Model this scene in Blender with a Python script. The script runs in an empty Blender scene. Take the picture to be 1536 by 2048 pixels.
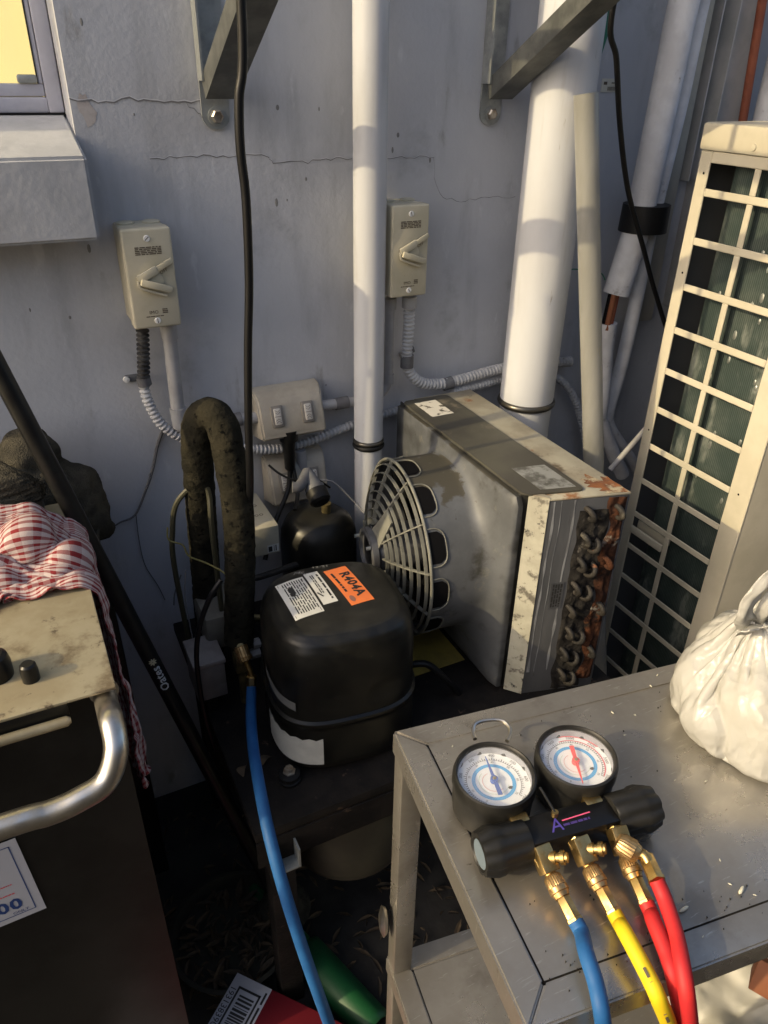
import bpy, bmesh, math, random
import numpy as np
from mathutils import Vector, Matrix, noise

random.seed(7)
scene = bpy.context.scene
col = scene.collection
PI = math.pi

# ------------------------------------------------------------------ camera
CAM = Vector((0.0, -1.25, 1.45))
PITCH, YAW, ROLL, FPX = 0.53447, 0.46505, 0.01886, 1500.0
fw = Vector((math.sin(YAW)*math.cos(PITCH), math.cos(YAW)*math.cos(PITCH), -math.sin(PITCH)))
rt0 = Vector((math.cos(YAW), -math.sin(YAW), 0)); up0 = rt0.cross(fw)
rt = rt0*math.cos(ROLL) + up0*math.sin(ROLL)
up = up0*math.cos(ROLL) - rt0*math.sin(ROLL)
cd = bpy.data.cameras.new('camera'); cam = bpy.data.objects.new('camera', cd); col.objects.link(cam)
cd.sensor_fit = 'AUTO'; cd.sensor_width = 36; cd.lens = FPX*36/2048
cd.clip_start = 0.01; cd.clip_end = 200
m = Matrix((rt, up, -fw)).transposed().to_4x4(); m.translation = CAM
cam.matrix_world = m
scene.camera = cam

# ------------------------------------------------------------------ sky, sun, exposure
SUN_EL = math.radians(28.0)
SUN_AZ = Vector((-1.0, -0.012)).normalized()          # horizontal direction towards the sun, along the wall
w = bpy.data.worlds.new('World'); scene.world = w; w.use_nodes = True
nt = w.node_tree; bg = nt.nodes['Background']
sky = nt.nodes.new('ShaderNodeTexSky'); sky.sky_type = 'NISHITA'; sky.sun_disc = False
sky.sun_elevation = SUN_EL; sky.sun_rotation = math.atan2(SUN_AZ.x, SUN_AZ.y)
sky.air_density = 1.0; sky.dust_density = 6.0
nt.links.new(sky.outputs[0], bg.inputs[0]); bg.inputs[1].default_value = 0.15
sd = bpy.data.lights.new('sun', 'SUN'); sun = bpy.data.objects.new('sun', sd); col.objects.link(sun)
sd.energy = 2.0; sd.angle = math.radians(0.5); sd.color = (1.0, 0.80, 0.46)
sdir = Vector((SUN_AZ.x*math.cos(SUN_EL), SUN_AZ.y*math.cos(SUN_EL), math.sin(SUN_EL)))
sun.rotation_euler = sdir.to_track_quat('Z', 'Y').to_euler(); sun.location = (-3, -1, 4)
vs = scene.view_settings
vs.view_transform = 'Standard'; vs.look = 'None'; vs.exposure = 0.74; vs.gamma = 1.0; vs.use_curve_mapping = False
scene.cycles.max_bounces = 8; scene.cycles.use_denoising = True

# ------------------------------------------------------------------ measuring helpers: a point on a real plane of the place
def _ray(px, py): return fw*FPX + rt*(px-768) - up*(py-1024)
def onY(px, py, y): d = _ray(px, py); return CAM + d*((y-CAM.y)/d.y)
def onZ(px, py, z): d = _ray(px, py); return CAM + d*((z-CAM.z)/d.z)
def onX(px, py, x): d = _ray(px, py); return CAM + d*((x-CAM.x)/d.x)
V = Vector

# ------------------------------------------------------------------ mesh helpers
class MB:
    def __init__(s): s.v = []; s.f = []; s.uv = None
    def add(s, vs, fs, M=None):
        o = len(s.v)
        s.v += [tuple(M @ V(p)) if M else tuple(p) for p in vs]
        s.f += [tuple(i+o for i in f) for f in fs]
        return s
    def box(s, lo, hi, bev=0.0, M=None, seg=2):
        vs, fs = boxgeo(tuple(hi[i]-lo[i] for i in range(3)), bev, seg)
        c = V([(lo[i]+hi[i])/2 for i in range(3)])
        vs = [V(p)+c for p in vs]
        return s.add(vs, fs, M)
    def bar(s, p0, p1, wx, wy, upv=(0, 0, 1), bev=0.0):
        p0, p1 = V(p0), V(p1); d = p1-p0; L = d.length; z = d.normalized()
        x = V(upv).cross(z)
        if x.length < 1e-5: x = V((1, 0, 0))
        x.normalize(); y = z.cross(x)
        M = Matrix((x, y, z)).transposed().to_4x4(); M.translation = (p0+p1)/2
        return s.box((-wx/2, -wy/2, -L/2), (wx/2, wy/2, L/2), bev, M)
    def tube(s, pts, r, seg=12, caps=True, rib=0.0):
        pts = [V(p) for p in pts]; n = len(pts)
        rr = r if isinstance(r, (list, tuple)) else [r]*n
        T = []
        for i in range(n):
            a = pts[max(i-1, 0)]; b = pts[min(i+1, n-1)]
            t = (b-a); T.append(t.normalized() if t.length > 1e-9 else V((0, 0, 1)))
        nrm = T[0].orthogonal().normalized(); o = len(s.v)
        for i in range(n):
            if i: 
                q = T[i-1].rotation_difference(T[i]); nrm = q @ nrm
                nrm = (nrm - T[i]*nrm.dot(T[i])).normalized()
            bi = T[i].cross(nrm)
            for k in range(seg):
                a = 2*PI*k/seg
                s.v.append(tuple(pts[i] + (nrm*math.cos(a)+bi*math.sin(a))*rr[i]*(1-(rib if k % 2 else 0))))
        for i in range(n-1):
            for k in range(seg):
                k2 = (k+1) % seg
                s.f.append((o+i*seg+k, o+i*seg+k2, o+(i+1)*seg+k2, o+(i+1)*seg+k))
        if caps:
            s.f.append(tuple(o+k for k in reversed(range(seg))))
            s.f.append(tuple(o+(n-1)*seg+k for k in range(seg)))
        return s
    def cyl(s, p0, p1, r, seg=16, r1=None): return s.tube([p0, p1], [r, r if r1 is None else r1], seg)
    def lathe(s, prof, M=None, seg=32, caps=True):            # prof (radius, height) about local z
        o = len(s.v); vs = []; fs = []
        n = len(prof)
        for (r, h) in prof:
            for k in range(seg):
                a = 2*PI*k/seg; vs.append((r*math.cos(a), r*math.sin(a), h))
        for i in range(n-1):
            for k in range(seg):
                k2 = (k+1) % seg
                fs.append((i*seg+k, i*seg+k2, (i+1)*seg+k2, (i+1)*seg+k))
        if caps: fs.append(tuple(range(seg-1, -1, -1))); fs.append(tuple((n-1)*seg+k for k in range(seg)))
        return s.add(vs, fs, M)
    def prism(s, poly, h, M=None):                 # polygon in xy raised by h along z
        n = len(poly)
        vs = [(x, y, 0) for x, y in poly]+[(x, y, h) for x, y in poly]
        fs = [tuple(reversed(range(n))), tuple(range(n, 2*n))]+[(i, (i+1) % n, n+(i+1) % n, n+i) for i in range(n)]
        return s.add(vs, fs, M)
    def build(s, name, mat, parent=None, smooth=35, kind=None):
        me = bpy.data.meshes.new(name); me.from_pydata(s.v, [], s.f); me.update()
        me.materials.append(mat)
        if s.uv is not None:
            l = me.uv_layers.new(name='UVMap')
            for i, lp in enumerate(me.loops): l.data[i].uv = s.uv[lp.vertex_index]
        if smooth:
            me.shade_smooth(); me.set_sharp_from_angle(angle=math.radians(smooth))
        o = bpy.data.objects.new(name, me); col.objects.link(o)
        if parent is not None: attach(o, parent)
        if kind: o['kind'] = kind
        return o

_bc = {}
def boxgeo(sz, bev, seg):
    key = (tuple(round(x, 5) for x in sz), round(bev, 5), seg)
    if key in _bc: return _bc[key]
    x, y, z = [q/2 for q in sz]
    if bev <= 0:
        vs = [(-x, -y, -z), (x, -y, -z), (x, y, -z), (-x, y, -z), (-x, -y, z), (x, -y, z), (x, y, z), (-x, y, z)]
        fs = [(3, 2, 1, 0), (4, 5, 6, 7), (0, 1, 5, 4), (1, 2, 6, 5), (2, 3, 7, 6), (3, 0, 4, 7)]
    else:
        bm = bmesh.new(); bmesh.ops.create_cube(bm, size=1)
        for v in bm.verts: v.co = V((v.co.x*sz[0], v.co.y*sz[1], v.co.z*sz[2]))
        bmesh.ops.bevel(bm, geom=list(bm.edges), offset=min(bev, min(sz)*0.45), segments=seg, affect='EDGES', profile=0.5)
        vs = [tuple(v.co) for v in bm.verts]; fs = [tuple(v.index for v in f.verts) for f in bm.faces]; bm.free()
    _bc[key] = (vs, fs)
    return vs, fs

def attach(o, p):
    o.parent = p
    o.matrix_parent_inverse = Matrix.Translation(-p.location) if p.type == 'EMPTY' else Matrix.Identity(4)
def tag(o, label, cat, group=None):
    o['label'] = label; o['category'] = cat
    if group: o['group'] = group
    return o
def thing(name, label, cat, loc, group=None):
    o = bpy.data.objects.new(name, None); o.empty_display_size = 0.02; col.objects.link(o); o.location = loc
    return tag(o, label, cat, group)

def crv(pts, n=8, closed=False):                  # Catmull-Rom through the points
    pts = [V(p) for p in pts]; out = []
    for i in range(len(pts)-1):
        p0 = pts[max(i-1, 0)]; p1 = pts[i]; p2 = pts[i+1]; p3 = pts[min(i+2, len(pts)-1)]
        for k in range(n):
            t = k/n
            out.append(0.5*((2*p1)+(p2-p0)*t+(2*p0-5*p1+4*p2-p3)*t*t+(3*p1-p0-3*p2+p3)*t**3))
    out.append(pts[-1]); return out
def resample(pts, step):
    out = [pts[0]]; acc = 0.0
    for a, b in zip(pts[:-1], pts[1:]):
        L = (b-a).length; pos = step-acc
        while pos <= L:
            out.append(a.lerp(b, pos/L)); pos += step
        acc = (acc+L) % step
    return out
def corrugated(mb, pts, r, pitch=0.0078, depth=0.72, seg=12):
    p = resample(crv(pts, 16), pitch/4)
    pat = [1, 1, depth, depth]
    return mb.tube(p, [r*pat[i % 4] for i in range(len(p))], seg)

def text2d(body, size, align='CENTER', shear=0.0, bold=0.0):
    cu = bpy.data.curves.new('t', 'FONT'); cu.body = body; cu.size = size; cu.align_x = align; cu.align_y = 'CENTER'
    cu.resolution_u = 2; cu.shear = shear; cu.offset = bold*size; cu.space_character = 1+bold*3
    ob = bpy.data.objects.new('t', cu); col.objects.link(ob)
    bpy.context.view_layer.update()
    me = bpy.data.meshes.new_from_object(ob.evaluated_get(bpy.context.evaluated_depsgraph_get()))
    vs = [(v.co.x, v.co.y) for v in me.vertices]; fs = [tuple(p.vertices) for p in me.polygons]
    bpy.data.objects.remove(ob); bpy.data.curves.remove(cu); bpy.data.meshes.remove(me)
    return vs, fs
def rect2d(u0, v0, u1, v1): return [(u0, v0), (u1, v0), (u1, v1), (u0, v1)], [(0, 1, 2, 3)]
def grid2d(u0, v0, u1, v1, n, m_):
    vs = [(u0+(u1-u0)*i/n, v0+(v1-v0)*j/m_) for j in range(m_+1) for i in range(n+1)]
    fs = [(j*(n+1)+i, j*(n+1)+i+1, (j+1)*(n+1)+i+1, (j+1)*(n+1)+i) for j in range(m_) for i in range(n)]
    return vs, fs
def shift2d(g, du, dv, rot=0.0):
    c, s = math.cos(rot), math.sin(rot)
    return [(u*c-v*s+du, u*s+v*c+dv) for u, v in g[0]], g[1]
def swap2d(g, du, dv): return [(v+du, u+dv) for u, v in g[0]], g[1]
def decal(name, geos, mapf, mat, parent, smooth=0):
    mb = MB()
    for vs, fs in geos: mb.add([mapf(u, v) for u, v in vs], fs)
    return mb.build(name, mat, parent, smooth=smooth)
def flat(O, U, W, eps=0.0004):
    O, U, W = V(O), V(U).normalized(), V(W).normalized(); N = U.cross(W)
    return lambda u, v: O+U*u+W*v+N*eps
def scribble(rows, width, height, rnd, gap=0.35):  # rows of tiny illegible print
    out = []
    for r in range(rows):
        v0 = height/2-(r+0.15)*height/rows; v1 = v0-height/rows*(1-gap)
        u = -width/2
        while u < width/2*0.95:
            L = rnd.uniform(0.08, 0.28)*width; out.append(rect2d(u, v1, min(u+L, width/2), v0)); u += L+width*0.035
    return out

# ------------------------------------------------------------------ materials
def mat(name, c1, c2=None, scale=12.0, lo=0.38, hi=0.62, rough=0.6, rough2=None, metal=0.0, bump=0.0, bscale=120.0,
        spots=None, spec=0.5, stretch=(1, 1, 1), coat=0.0, detail=6.0, sub=0.0, trans=0.0, alpha=1.0, streak=None):
    mt = bpy.data.materials.new(name); mt.use_nodes = True
    n = mt.node_tree.nodes; L = mt.node_tree.links; b = n['Principled BSDF']
    b.inputs['Metallic'].default_value = metal; b.inputs['Roughness'].default_value = rough
    b.inputs['Specular IOR Level'].default_value = spec; b.inputs['Coat Weight'].default_value = coat
    b.inputs['Transmission Weight'].default_value = trans; b.inputs['Alpha'].default_value = alpha
    if sub: b.inputs['Subsurface Weight'].default_value = sub; b.inputs['Subsurface Radius'].default_value = (0.02, 0.02, 0.015)
    tc = n.new('ShaderNodeTexCoord'); mp = n.new('ShaderNodeMapping'); mp.inputs['Scale'].default_value = stretch
    L.new(tc.outputs['Object'], mp.inputs[0])
    cur = None
    def noise_fac(sc, lo_, hi_, det=6.0, rg=0.6):
        nz = n.new('ShaderNodeTexNoise'); nz.inputs['Scale'].default_value = sc; nz.inputs['Detail'].default_value = det
        nz.inputs['Roughness'].default_value = rg; L.new(mp.outputs[0], nz.inputs['Vector'])
        r = n.new('ShaderNodeMapRange'); r.inputs[1].default_value = lo_; r.inputs[2].default_value = hi_; r.interpolation_type = 'SMOOTHSTEP'
        L.new(nz.outputs['Fac'], r.inputs[0]); return r.outputs[0]
    def mix(fac, a, b_):
        mx = n.new('ShaderNodeMix'); mx.data_type = 'RGBA'
        L.new(fac, mx.inputs[0])
        for idx, c in ((6, a), (7, b_)):
            if isinstance(c, tuple): mx.inputs[idx].default_value = (*c, 1)
            else: L.new(c, mx.inputs[idx])
        return mx.outputs[2]
    cur = c1
    if c2 is not None:
        f = noise_fac(scale, lo, hi, detail); cur = mix(f, c1, c2)
        if rough2 is not None:
            r = n.new('ShaderNodeMapRange'); r.inputs[3].default_value = rough; r.inputs[4].default_value = rough2
            L.new(f, r.inputs[0]); L.new(r.outputs[0], b.inputs['Roughness'])
    for sp in (spots or []):
        c, sc, l, h = sp; cur = mix(noise_fac(sc, l, h, 8.0, 0.65), cur, c)
    if isinstance(cur, tuple): b.inputs['Base Color'].default_value = (*cur, 1)
    else: L.new(cur, b.inputs['Base Color'])
    if bump:
        nz = n.new('ShaderNodeTexNoise'); nz.inputs['Scale'].default_value = bscale; nz.inputs['Detail'].default_value = 5
        L.new(mp.outputs[0], nz.inputs['Vector'])
        bp = n.new('ShaderNodeBump'); bp.inputs['Strength'].default_value = bump; bp.inputs['Distance'].default_value = 0.004
        L.new(nz.outputs['Fac'], bp.inputs['Height']); L.new(bp.outputs[0], b.inputs['Normal'])
    mt['mixf'] = 0
    return mt
def emis(name, c, s):
    mt = mat(name, c, rough=0.8); b = mt.node_tree.nodes['Principled BSDF']
    b.inputs['Emission Color'].default_value = (*c, 1); b.inputs['Emission Strength'].default_value = s; return mt

M_wall = mat('wall_paint', (0.43, 0.445, 0.485), (0.51, 0.525, 0.56), 3.2, 0.3, 0.7, rough=0.7, bump=0.15, bscale=120, detail=8,
             spots=[((0.34, 0.35, 0.375), 5.5, 0.54, 0.72), ((0.57, 0.58, 0.61), 23, 0.64, 0.78), ((0.24, 0.24, 0.24), 34, 0.72, 0.80)])
def add_layer(mt_, c, sc, lo, hi, stretch, det=8.0):
    n = mt_.node_tree.nodes; L = mt_.node_tree.links; b = n['Principled BSDF']
    tc = n.new('ShaderNodeTexCoord'); mp = n.new('ShaderNodeMapping'); mp.inputs['Scale'].default_value = stretch; L.new(tc.outputs['Object'], mp.inputs[0])
    nz = n.new('ShaderNodeTexNoise'); nz.inputs['Scale'].default_value = sc; nz.inputs['Detail'].default_value = det; nz.inputs['Roughness'].default_value = 0.62; L.new(mp.outputs[0], nz.inputs['Vector'])
    r = n.new('ShaderNodeMapRange'); r.inputs[1].default_value = lo; r.inputs[2].default_value = hi; r.interpolation_type = 'SMOOTHSTEP'; L.new(nz.outputs['Fac'], r.inputs[0])
    mx = n.new('ShaderNodeMix'); mx.data_type = 'RGBA'; L.new(r.outputs[0], mx.inputs[0]); L.new(b.inputs['Base Color'].links[0].from_socket, mx.inputs[6]); mx.inputs[7].default_value = (*c, 1)
    L.new(mx.outputs[2], b.inputs['Base Color'])
add_layer(M_wall, (0.36, 0.37, 0.40), 9, 0.50, 0.70, (1, 1, 0.22))
add_layer(M_wall, (0.56, 0.575, 0.61), 30, 0.60, 0.72, (1, 1, 0.35))
add_layer(M_wall, (0.31, 0.31, 0.32), 13, 0.61, 0.72, (1.3, 1, 0.45))
add_layer(M_wall, (0.64, 0.65, 0.67), 95, 0.70, 0.76, (1, 1, 1))
add_layer(M_wall, (0.16, 0.15, 0.145), 70, 0.735, 0.77, (1, 1, 0.7))
M_wall2 = mat('shade_wall_render', (0.10, 0.10, 0.095), (0.14, 0.135, 0.13), 2.0, rough=0.9)
M_conc = mat('sill_paint', (0.46, 0.47, 0.49), (0.39, 0.40, 0.42), 16, rough=0.75, bump=0.2, bscale=60,
             spots=[((0.20, 0.20, 0.20), 26, 0.68, 0.76)])
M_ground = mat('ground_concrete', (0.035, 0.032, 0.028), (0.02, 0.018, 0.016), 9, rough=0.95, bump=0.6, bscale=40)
M_crack = mat('crack_dark', (0.17, 0.17, 0.18), rough=0.9)
M_crackl = mat('crack_paint_edge', (0.58, 0.59, 0.62), rough=0.8)
M_alu = mat('white_window_alu', (0.55, 0.55, 0.62), (0.48, 0.48, 0.55), 20, rough=0.4)
M_rubber = mat('black_rubber_seal', (0.007, 0.007, 0.0075), rough=0.5, spec=0.3)
M_glass = mat('window_glass', (0.9, 0.9, 0.85), rough=0.03, trans=1.0)
M_blind = emis('lit_room', (0.9, 0.74, 0.34), 0.62)
M_galv = mat('galvanised', (0.42, 0.44, 0.44), (0.30, 0.32, 0.32), 28, 0.35, 0.65, rough=0.42, rough2=0.6, metal=0.75, bump=0.08, bscale=30)
M_strut = mat('shaded_strut', (0.16, 0.165, 0.155), (0.10, 0.105, 0.10), 30, 0.35, 0.65, rough=0.5, metal=0.5)  # galvanised steel darkened so the underside's shade sits in the colour
M_steel = mat('bolt_steel', (0.5, 0.47, 0.42), (0.32, 0.26, 0.2), 60, rough=0.35, metal=0.9)
M_pvc = mat('white_pvc', (0.54, 0.56, 0.60), (0.49, 0.505, 0.54), 7, rough=0.35, stretch=(1, 1, 0.4), bump=0.03, bscale=20,
            spots=[((0.34, 0.34, 0.34), 48, 0.68, 0.78), ((0.24, 0.23, 0.21), 110, 0.72, 0.78)])
M_pvc2 = mat('white_pvc_scuffed', (0.54, 0.56, 0.60), (0.48, 0.49, 0.52), 6, rough=0.4, stretch=(1, 1, 0.3), bump=0.03, bscale=20,
             spots=[((0.38, 0.37, 0.36), 42, 0.66, 0.78), ((0.30, 0.3, 0.29), 90, 0.72, 0.8)])
for m__ in (M_pvc, M_pvc2):
    add_layer(m__, (0.40, 0.40, 0.40), 16, .56, .72, (1, 1, .10))
    add_layer(m__, (0.30, 0.29, 0.27), 55, .66, .74, (1, 1, .16))
M_grey = mat('grey_pvc', (0.36, 0.36, 0.37), (0.30, 0.30, 0.31), 22, rough=0.5, spots=[((0.16, 0.15, 0.14), 60, 0.66, 0.76)])
M_saddle = mat('saddle_grey', (0.14, 0.145, 0.155), (0.10, 0.10, 0.11), 40, rough=0.6)
M_corr = mat('corrugated_grey', (0.50, 0.51, 0.53), (0.42, 0.42, 0.43), 18, rough=0.45, spots=[((0.2, 0.19, 0.18), 40, 0.62, 0.75)])
M_corrb = mat('corrugated_black', (0.025, 0.025, 0.027), (0.06, 0.06, 0.06), 50, rough=0.5)
M_cream = mat('cream_plastic', (0.50, 0.465, 0.36), (0.44, 0.41, 0.305), 18, rough=0.4, spots=[((0.24, 0.21, 0.16), 55, 0.68, 0.78)], bump=0.03)
M_beigebox = mat('beige_outlet', (0.40, 0.365, 0.30), (0.33, 0.30, 0.245), 22, rough=0.4, spots=[((0.2, 0.18, 0.15), 60, 0.66, 0.78)])
M_print = mat('dark_print', (0.09, 0.07, 0.05), rough=0.6)
M_black = mat('black_plastic', (0.008, 0.008, 0.008), (0.013, 0.013, 0.0125), 40, rough=0.35, spec=0.3)
M_cable = mat('black_cable', (0.007, 0.007, 0.0075), rough=0.4, spec=0.3)
M_white = mat('white_print', (0.75, 0.75, 0.73), rough=0.5)
M_foam = mat('black_foam', (0.014, 0.0135, 0.010), (0.030, 0.027, 0.018), 30, 0.3, 0.7, rough=0.95, spec=0.1, bump=0.8, bscale=120, spots=[((0.004, 0.004, 0.0035), 80, 0.57, 0.63)])
M_wfoam = mat('grey_white_lagging', (0.60, 0.61, 0.64), (0.50, 0.505, 0.53), 16, rough=0.85, bump=0.35, bscale=60, spots=[((0.22, 0.21, 0.21), 30, 0.60, 0.74)])
M_tubeclear = mat('yellowed_tube', (0.29, 0.29, 0.275), (0.23, 0.23, 0.215), 12, rough=0.3, stretch=(1, 1, 0.2), sub=0.4, spots=[((0.35, 0.31, 0.19), 30, 0.62, 0.72)])
M_trim = mat('beige_trim', (0.44, 0.42, 0.36), (0.38, 0.365, 0.32), 14, rough=0.5)
M_chan = mat('grey_channel', (0.48, 0.47, 0.46), (0.40, 0.40, 0.39), 14, rough=0.45, metal=0.2)
M_orange = mat('rusty_orange_pipe', (0.30, 0.085, 0.04), (0.22, 0.06, 0.03), 30, rough=0.6)
M_green = mat('green_strap', (0.02, 0.16, 0.10), rough=0.6)
M_paper = mat('paper_label', (0.58, 0.57, 0.50), (0.5, 0.48, 0.4), 40, rough=0.7)
M_accase = mat('ac_ivory', (0.50, 0.465, 0.37), (0.44, 0.41, 0.32), 10, rough=0.45, spots=[((0.30, 0.26, 0.2), 45, 0.66, 0.76)])
M_coil = mat('coil_fins', (0.05, 0.075, 0.07), (0.09, 0.115, 0.105), 18, 0.4, 0.7, rough=0.55, metal=0.25, bump=0.3, bscale=60, spots=[((0.5, 0.53, 0.5), 16, 0.72, 0.80)])
def fin_lines(mt_, axis, k, st):
    n = mt_.node_tree.nodes; L = mt_.node_tree.links; b = n['Principled BSDF']
    tc = n.new('ShaderNodeTexCoord'); wv = n.new('ShaderNodeTexWave'); wv.wave_type = 'BANDS'; wv.bands_direction = axis; wv.inputs['Scale'].default_value = k; wv.inputs['Distortion'].default_value = 1.2; wv.inputs['Detail'].default_value = 2
    L.new(tc.outputs['Object'], wv.inputs['Vector'])
    mx = n.new('ShaderNodeMix'); mx.data_type = 'RGBA'; mx.blend_type = 'MULTIPLY'; mx.inputs[0].default_value = st
    L.new(b.inputs['Base Color'].links[0].from_socket, mx.inputs[6]); L.new(wv.outputs['Color'], mx.inputs[7]); L.new(mx.outputs[2], b.inputs['Base Color'])
fin_lines(M_coil, 'Y', 80, .55)
add_layer(M_coil, (0.20, 0.22, 0.20), 20, .54, .70, (1, 1, .35))
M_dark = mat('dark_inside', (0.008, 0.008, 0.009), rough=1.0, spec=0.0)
M_shroud = mat('shroud_grey', (0.125, 0.132, 0.142), (0.085, 0.09, 0.096), 9, 0.35, 0.65, rough=0.55, bump=0.1, bscale=40, metal=0.2,
               spots=[((0.19, 0.185, 0.155), 20, 0.56, 0.72), ((0.045, 0.045, 0.04), 13, 0.58, 0.72), ((0.05, 0.05, 0.045), 70, 0.66, 0.72)])
def settled(mt_, c, zlo, zhi, sc):
    n = mt_.node_tree.nodes; L = mt_.node_tree.links; b = n['Principled BSDF']
    ge = n.new('ShaderNodeNewGeometry'); sp = n.new('ShaderNodeSeparateXYZ'); L.new(ge.outputs['True Normal'], sp.inputs[0])
    tc = n.new('ShaderNodeTexCoord'); nz = n.new('ShaderNodeTexNoise'); nz.inputs['Scale'].default_value = sc; nz.inputs['Detail'].default_value = 6; L.new(tc.outputs['Object'], nz.inputs['Vector'])
    ad = n.new('ShaderNodeMath'); ad.operation = 'MULTIPLY_ADD'; ad.inputs[1].default_value = 0.9; L.new(nz.outputs['Fac'], ad.inputs[0]); L.new(sp.outputs[2], ad.inputs[2])
    r = n.new('ShaderNodeMapRange'); r.inputs[1].default_value = zlo; r.inputs[2].default_value = zhi; L.new(ad.outputs[0], r.inputs[0])
    mx = n.new('ShaderNodeMix'); mx.data_type = 'RGBA'; L.new(r.outputs[0], mx.inputs[0]); src = b.inputs['Base Color'].links[0].from_socket
    L.new(src, mx.inputs[6]); mx.inputs[7].default_value = (*c, 1); L.new(mx.outputs[2], b.inputs['Base Color'])
settled(M_shroud, (0.065, 0.06, 0.045), 1.30, 1.36, 30)
def seam_grime(mt_, c, x0, x1, sc):
    n = mt_.node_tree.nodes; L = mt_.node_tree.links; b = n['Principled BSDF']
    tc = n.new('ShaderNodeTexCoord'); sp = n.new('ShaderNodeSeparateXYZ'); L.new(tc.outputs['Object'], sp.inputs[0])
    nz = n.new('ShaderNodeTexNoise'); nz.inputs['Scale'].default_value = sc; nz.inputs['Detail'].default_value = 7; L.new(tc.outputs['Object'], nz.inputs['Vector'])
    ad = n.new('ShaderNodeMath'); ad.operation = 'MULTIPLY_ADD'; ad.inputs[1].default_value = 0.05; L.new(nz.outputs['Fac'], ad.inputs[0]); L.new(sp.outputs[0], ad.inputs[2])
    r = n.new('ShaderNodeMapRange'); r.inputs[1].default_value = x0; r.inputs[2].default_value = x1; L.new(ad.outputs[0], r.inputs[0])
    mx = n.new('ShaderNodeMix'); mx.data_type = 'RGBA'; L.new(r.outputs[0], mx.inputs[0]); L.new(b.inputs['Base Color'].links[0].from_socket, mx.inputs[6]); mx.inputs[7].default_value = (*c, 1); L.new(mx.outputs[2], b.inputs['Base Color'])
seam_grime(M_shroud, (0.028, 0.028, 0.026), .642, .660, 24)
M_top = mat('oily_top', (0.075, 0.072, 0.055), (0.05, 0.047, 0.038), 8, rough=0.5, spots=[((0.17, 0.15, 0.11), 14, 0.58, 0.74), ((0.28, 0.27, 0.23), 48, 0.70, 0.76)])
M_toplight = mat('dusty_top', (0.34, 0.32, 0.25), (0.25, 0.225, 0.17), 12, rough=0.7,
                 spots=[((0.10, 0.075, 0.05), 8, 0.54, 0.66), ((0.20, 0.085, 0.03), 11, 0.58, 0.68), ((0.05, 0.045, 0.04), 40, 0.66, 0.74)])
M_flange = mat('chipped_cream_paint', (0.42, 0.41, 0.34), (0.34, 0.33, 0.27), 24, rough=0.6, spots=[((0.13, 0.12, 0.10), 34, 0.54, 0.64), ((0.04, 0.04, 0.04), 70, 0.60, 0.68)])
M_endplate = mat('end_plate', (0.075, 0.08, 0.09), (0.12, 0.125, 0.138), 10, rough=0.5, metal=0.35, stretch=(1, 1, 0.25),
                 spots=[((0.40, 0.42, 0.44), 22, 0.64, 0.72), ((0.03, 0.03, 0.03), 30, 0.60, 0.70)], bump=0.15, bscale=50)
M_rust = mat('rust', (0.075, 0.030, 0.016), (0.040, 0.020, 0.014), 30, rough=0.95, spec=.1, bump=0.8, bscale=110, spots=[((0.22, 0.10, 0.045), 44, 0.58, 0.66), ((0.018, 0.015, 0.014), 36, 0.56, 0.66), ((0.20, 0.19, 0.17), 26, 0.62, 0.70)])
M_bend = mat('dirty_copper', (0.026, 0.022, 0.018), (0.014, 0.013, 0.012), 40, rough=0.7, metal=0.2, bump=0.4, bscale=160, spots=[((0.16, 0.065, 0.03), 60, 0.62, 0.70), ((0.085, 0.078, 0.062), 38, 0.58, 0.70)])
M_grille = mat('grille_grey', (0.20, 0.20, 0.17), (0.14, 0.14, 0.12), 26, rough=0.6, spots=[((0.10, 0.095, 0.08), 40, 0.6, 0.72)])
M_comp = mat('compressor_black', (0.006, 0.0062, 0.006), (0.016, 0.015, 0.011), 14, 0.35, 0.75, rough=0.30, rough2=0.5, spec=0.35, bump=0.06, bscale=60, spots=[((0.10, 0.095, 0.07), 90, 0.73, 0.80)])
settled(M_comp, (0.030, 0.029, 0.024), 1.25, 1.75, 26)
add_layer(M_comp, (0.075, 0.07, 0.055), 120, 0.70, 0.75, (1, 1, 1))
M_label = mat('white_label', (0.62, 0.62, 0.58), (0.55, 0.55, 0.52), 40, rough=0.6)
M_oran = mat('orange_label', (0.78, 0.20, 0.05), (0.72, 0.18, 0.05), 30, rough=0.55)
M_ink = mat('black_ink', (0.02, 0.02, 0.02), rough=0.6)
M_chalk = mat('chalk', (0.25, 0.25, 0.24), rough=0.9)
M_base = mat('rusty_base', (0.018, 0.015, 0.013), (0.010, 0.009, 0.0085), 20, rough=0.8, spec=0.15, bump=0.3, spots=[((0.12, 0.08, 0.055), 30, 0.62, 0.72)])
M_ylw = mat('yellow_sheet', (0.33, 0.25, 0.05), (0.22, 0.17, 0.04), 20, rough=0.7)
M_brass = mat('brass', (0.56, 0.40, 0.17), (0.36, 0.24, 0.09), 80, rough=0.32, rough2=0.45, metal=1.0)
M_brassold = mat('tarnished_brass', (0.23, 0.18, 0.08), (0.12, 0.10, 0.05), 50, rough=0.5, metal=0.6)
M_knurl = mat('knurled_brass', (0.50, 0.34, 0.16), (0.36, 0.23, 0.10), 150, rough=0.40, metal=0.95)
M_blue = mat('blue_hose', (0.010, 0.075, 0.23), (0.016, 0.10, 0.28), 20, rough=0.6, spec=0.35, spots=[((0.02, 0.04, 0.09), 60, 0.66, 0.76)])
M_yel = mat('yellow_hose', (0.66, 0.50, 0.012), (0.56, 0.40, 0.01), 25, rough=0.6, spec=0.35, spots=[((0.25, 0.19, 0.03), 60, 0.68, 0.76)])
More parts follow.
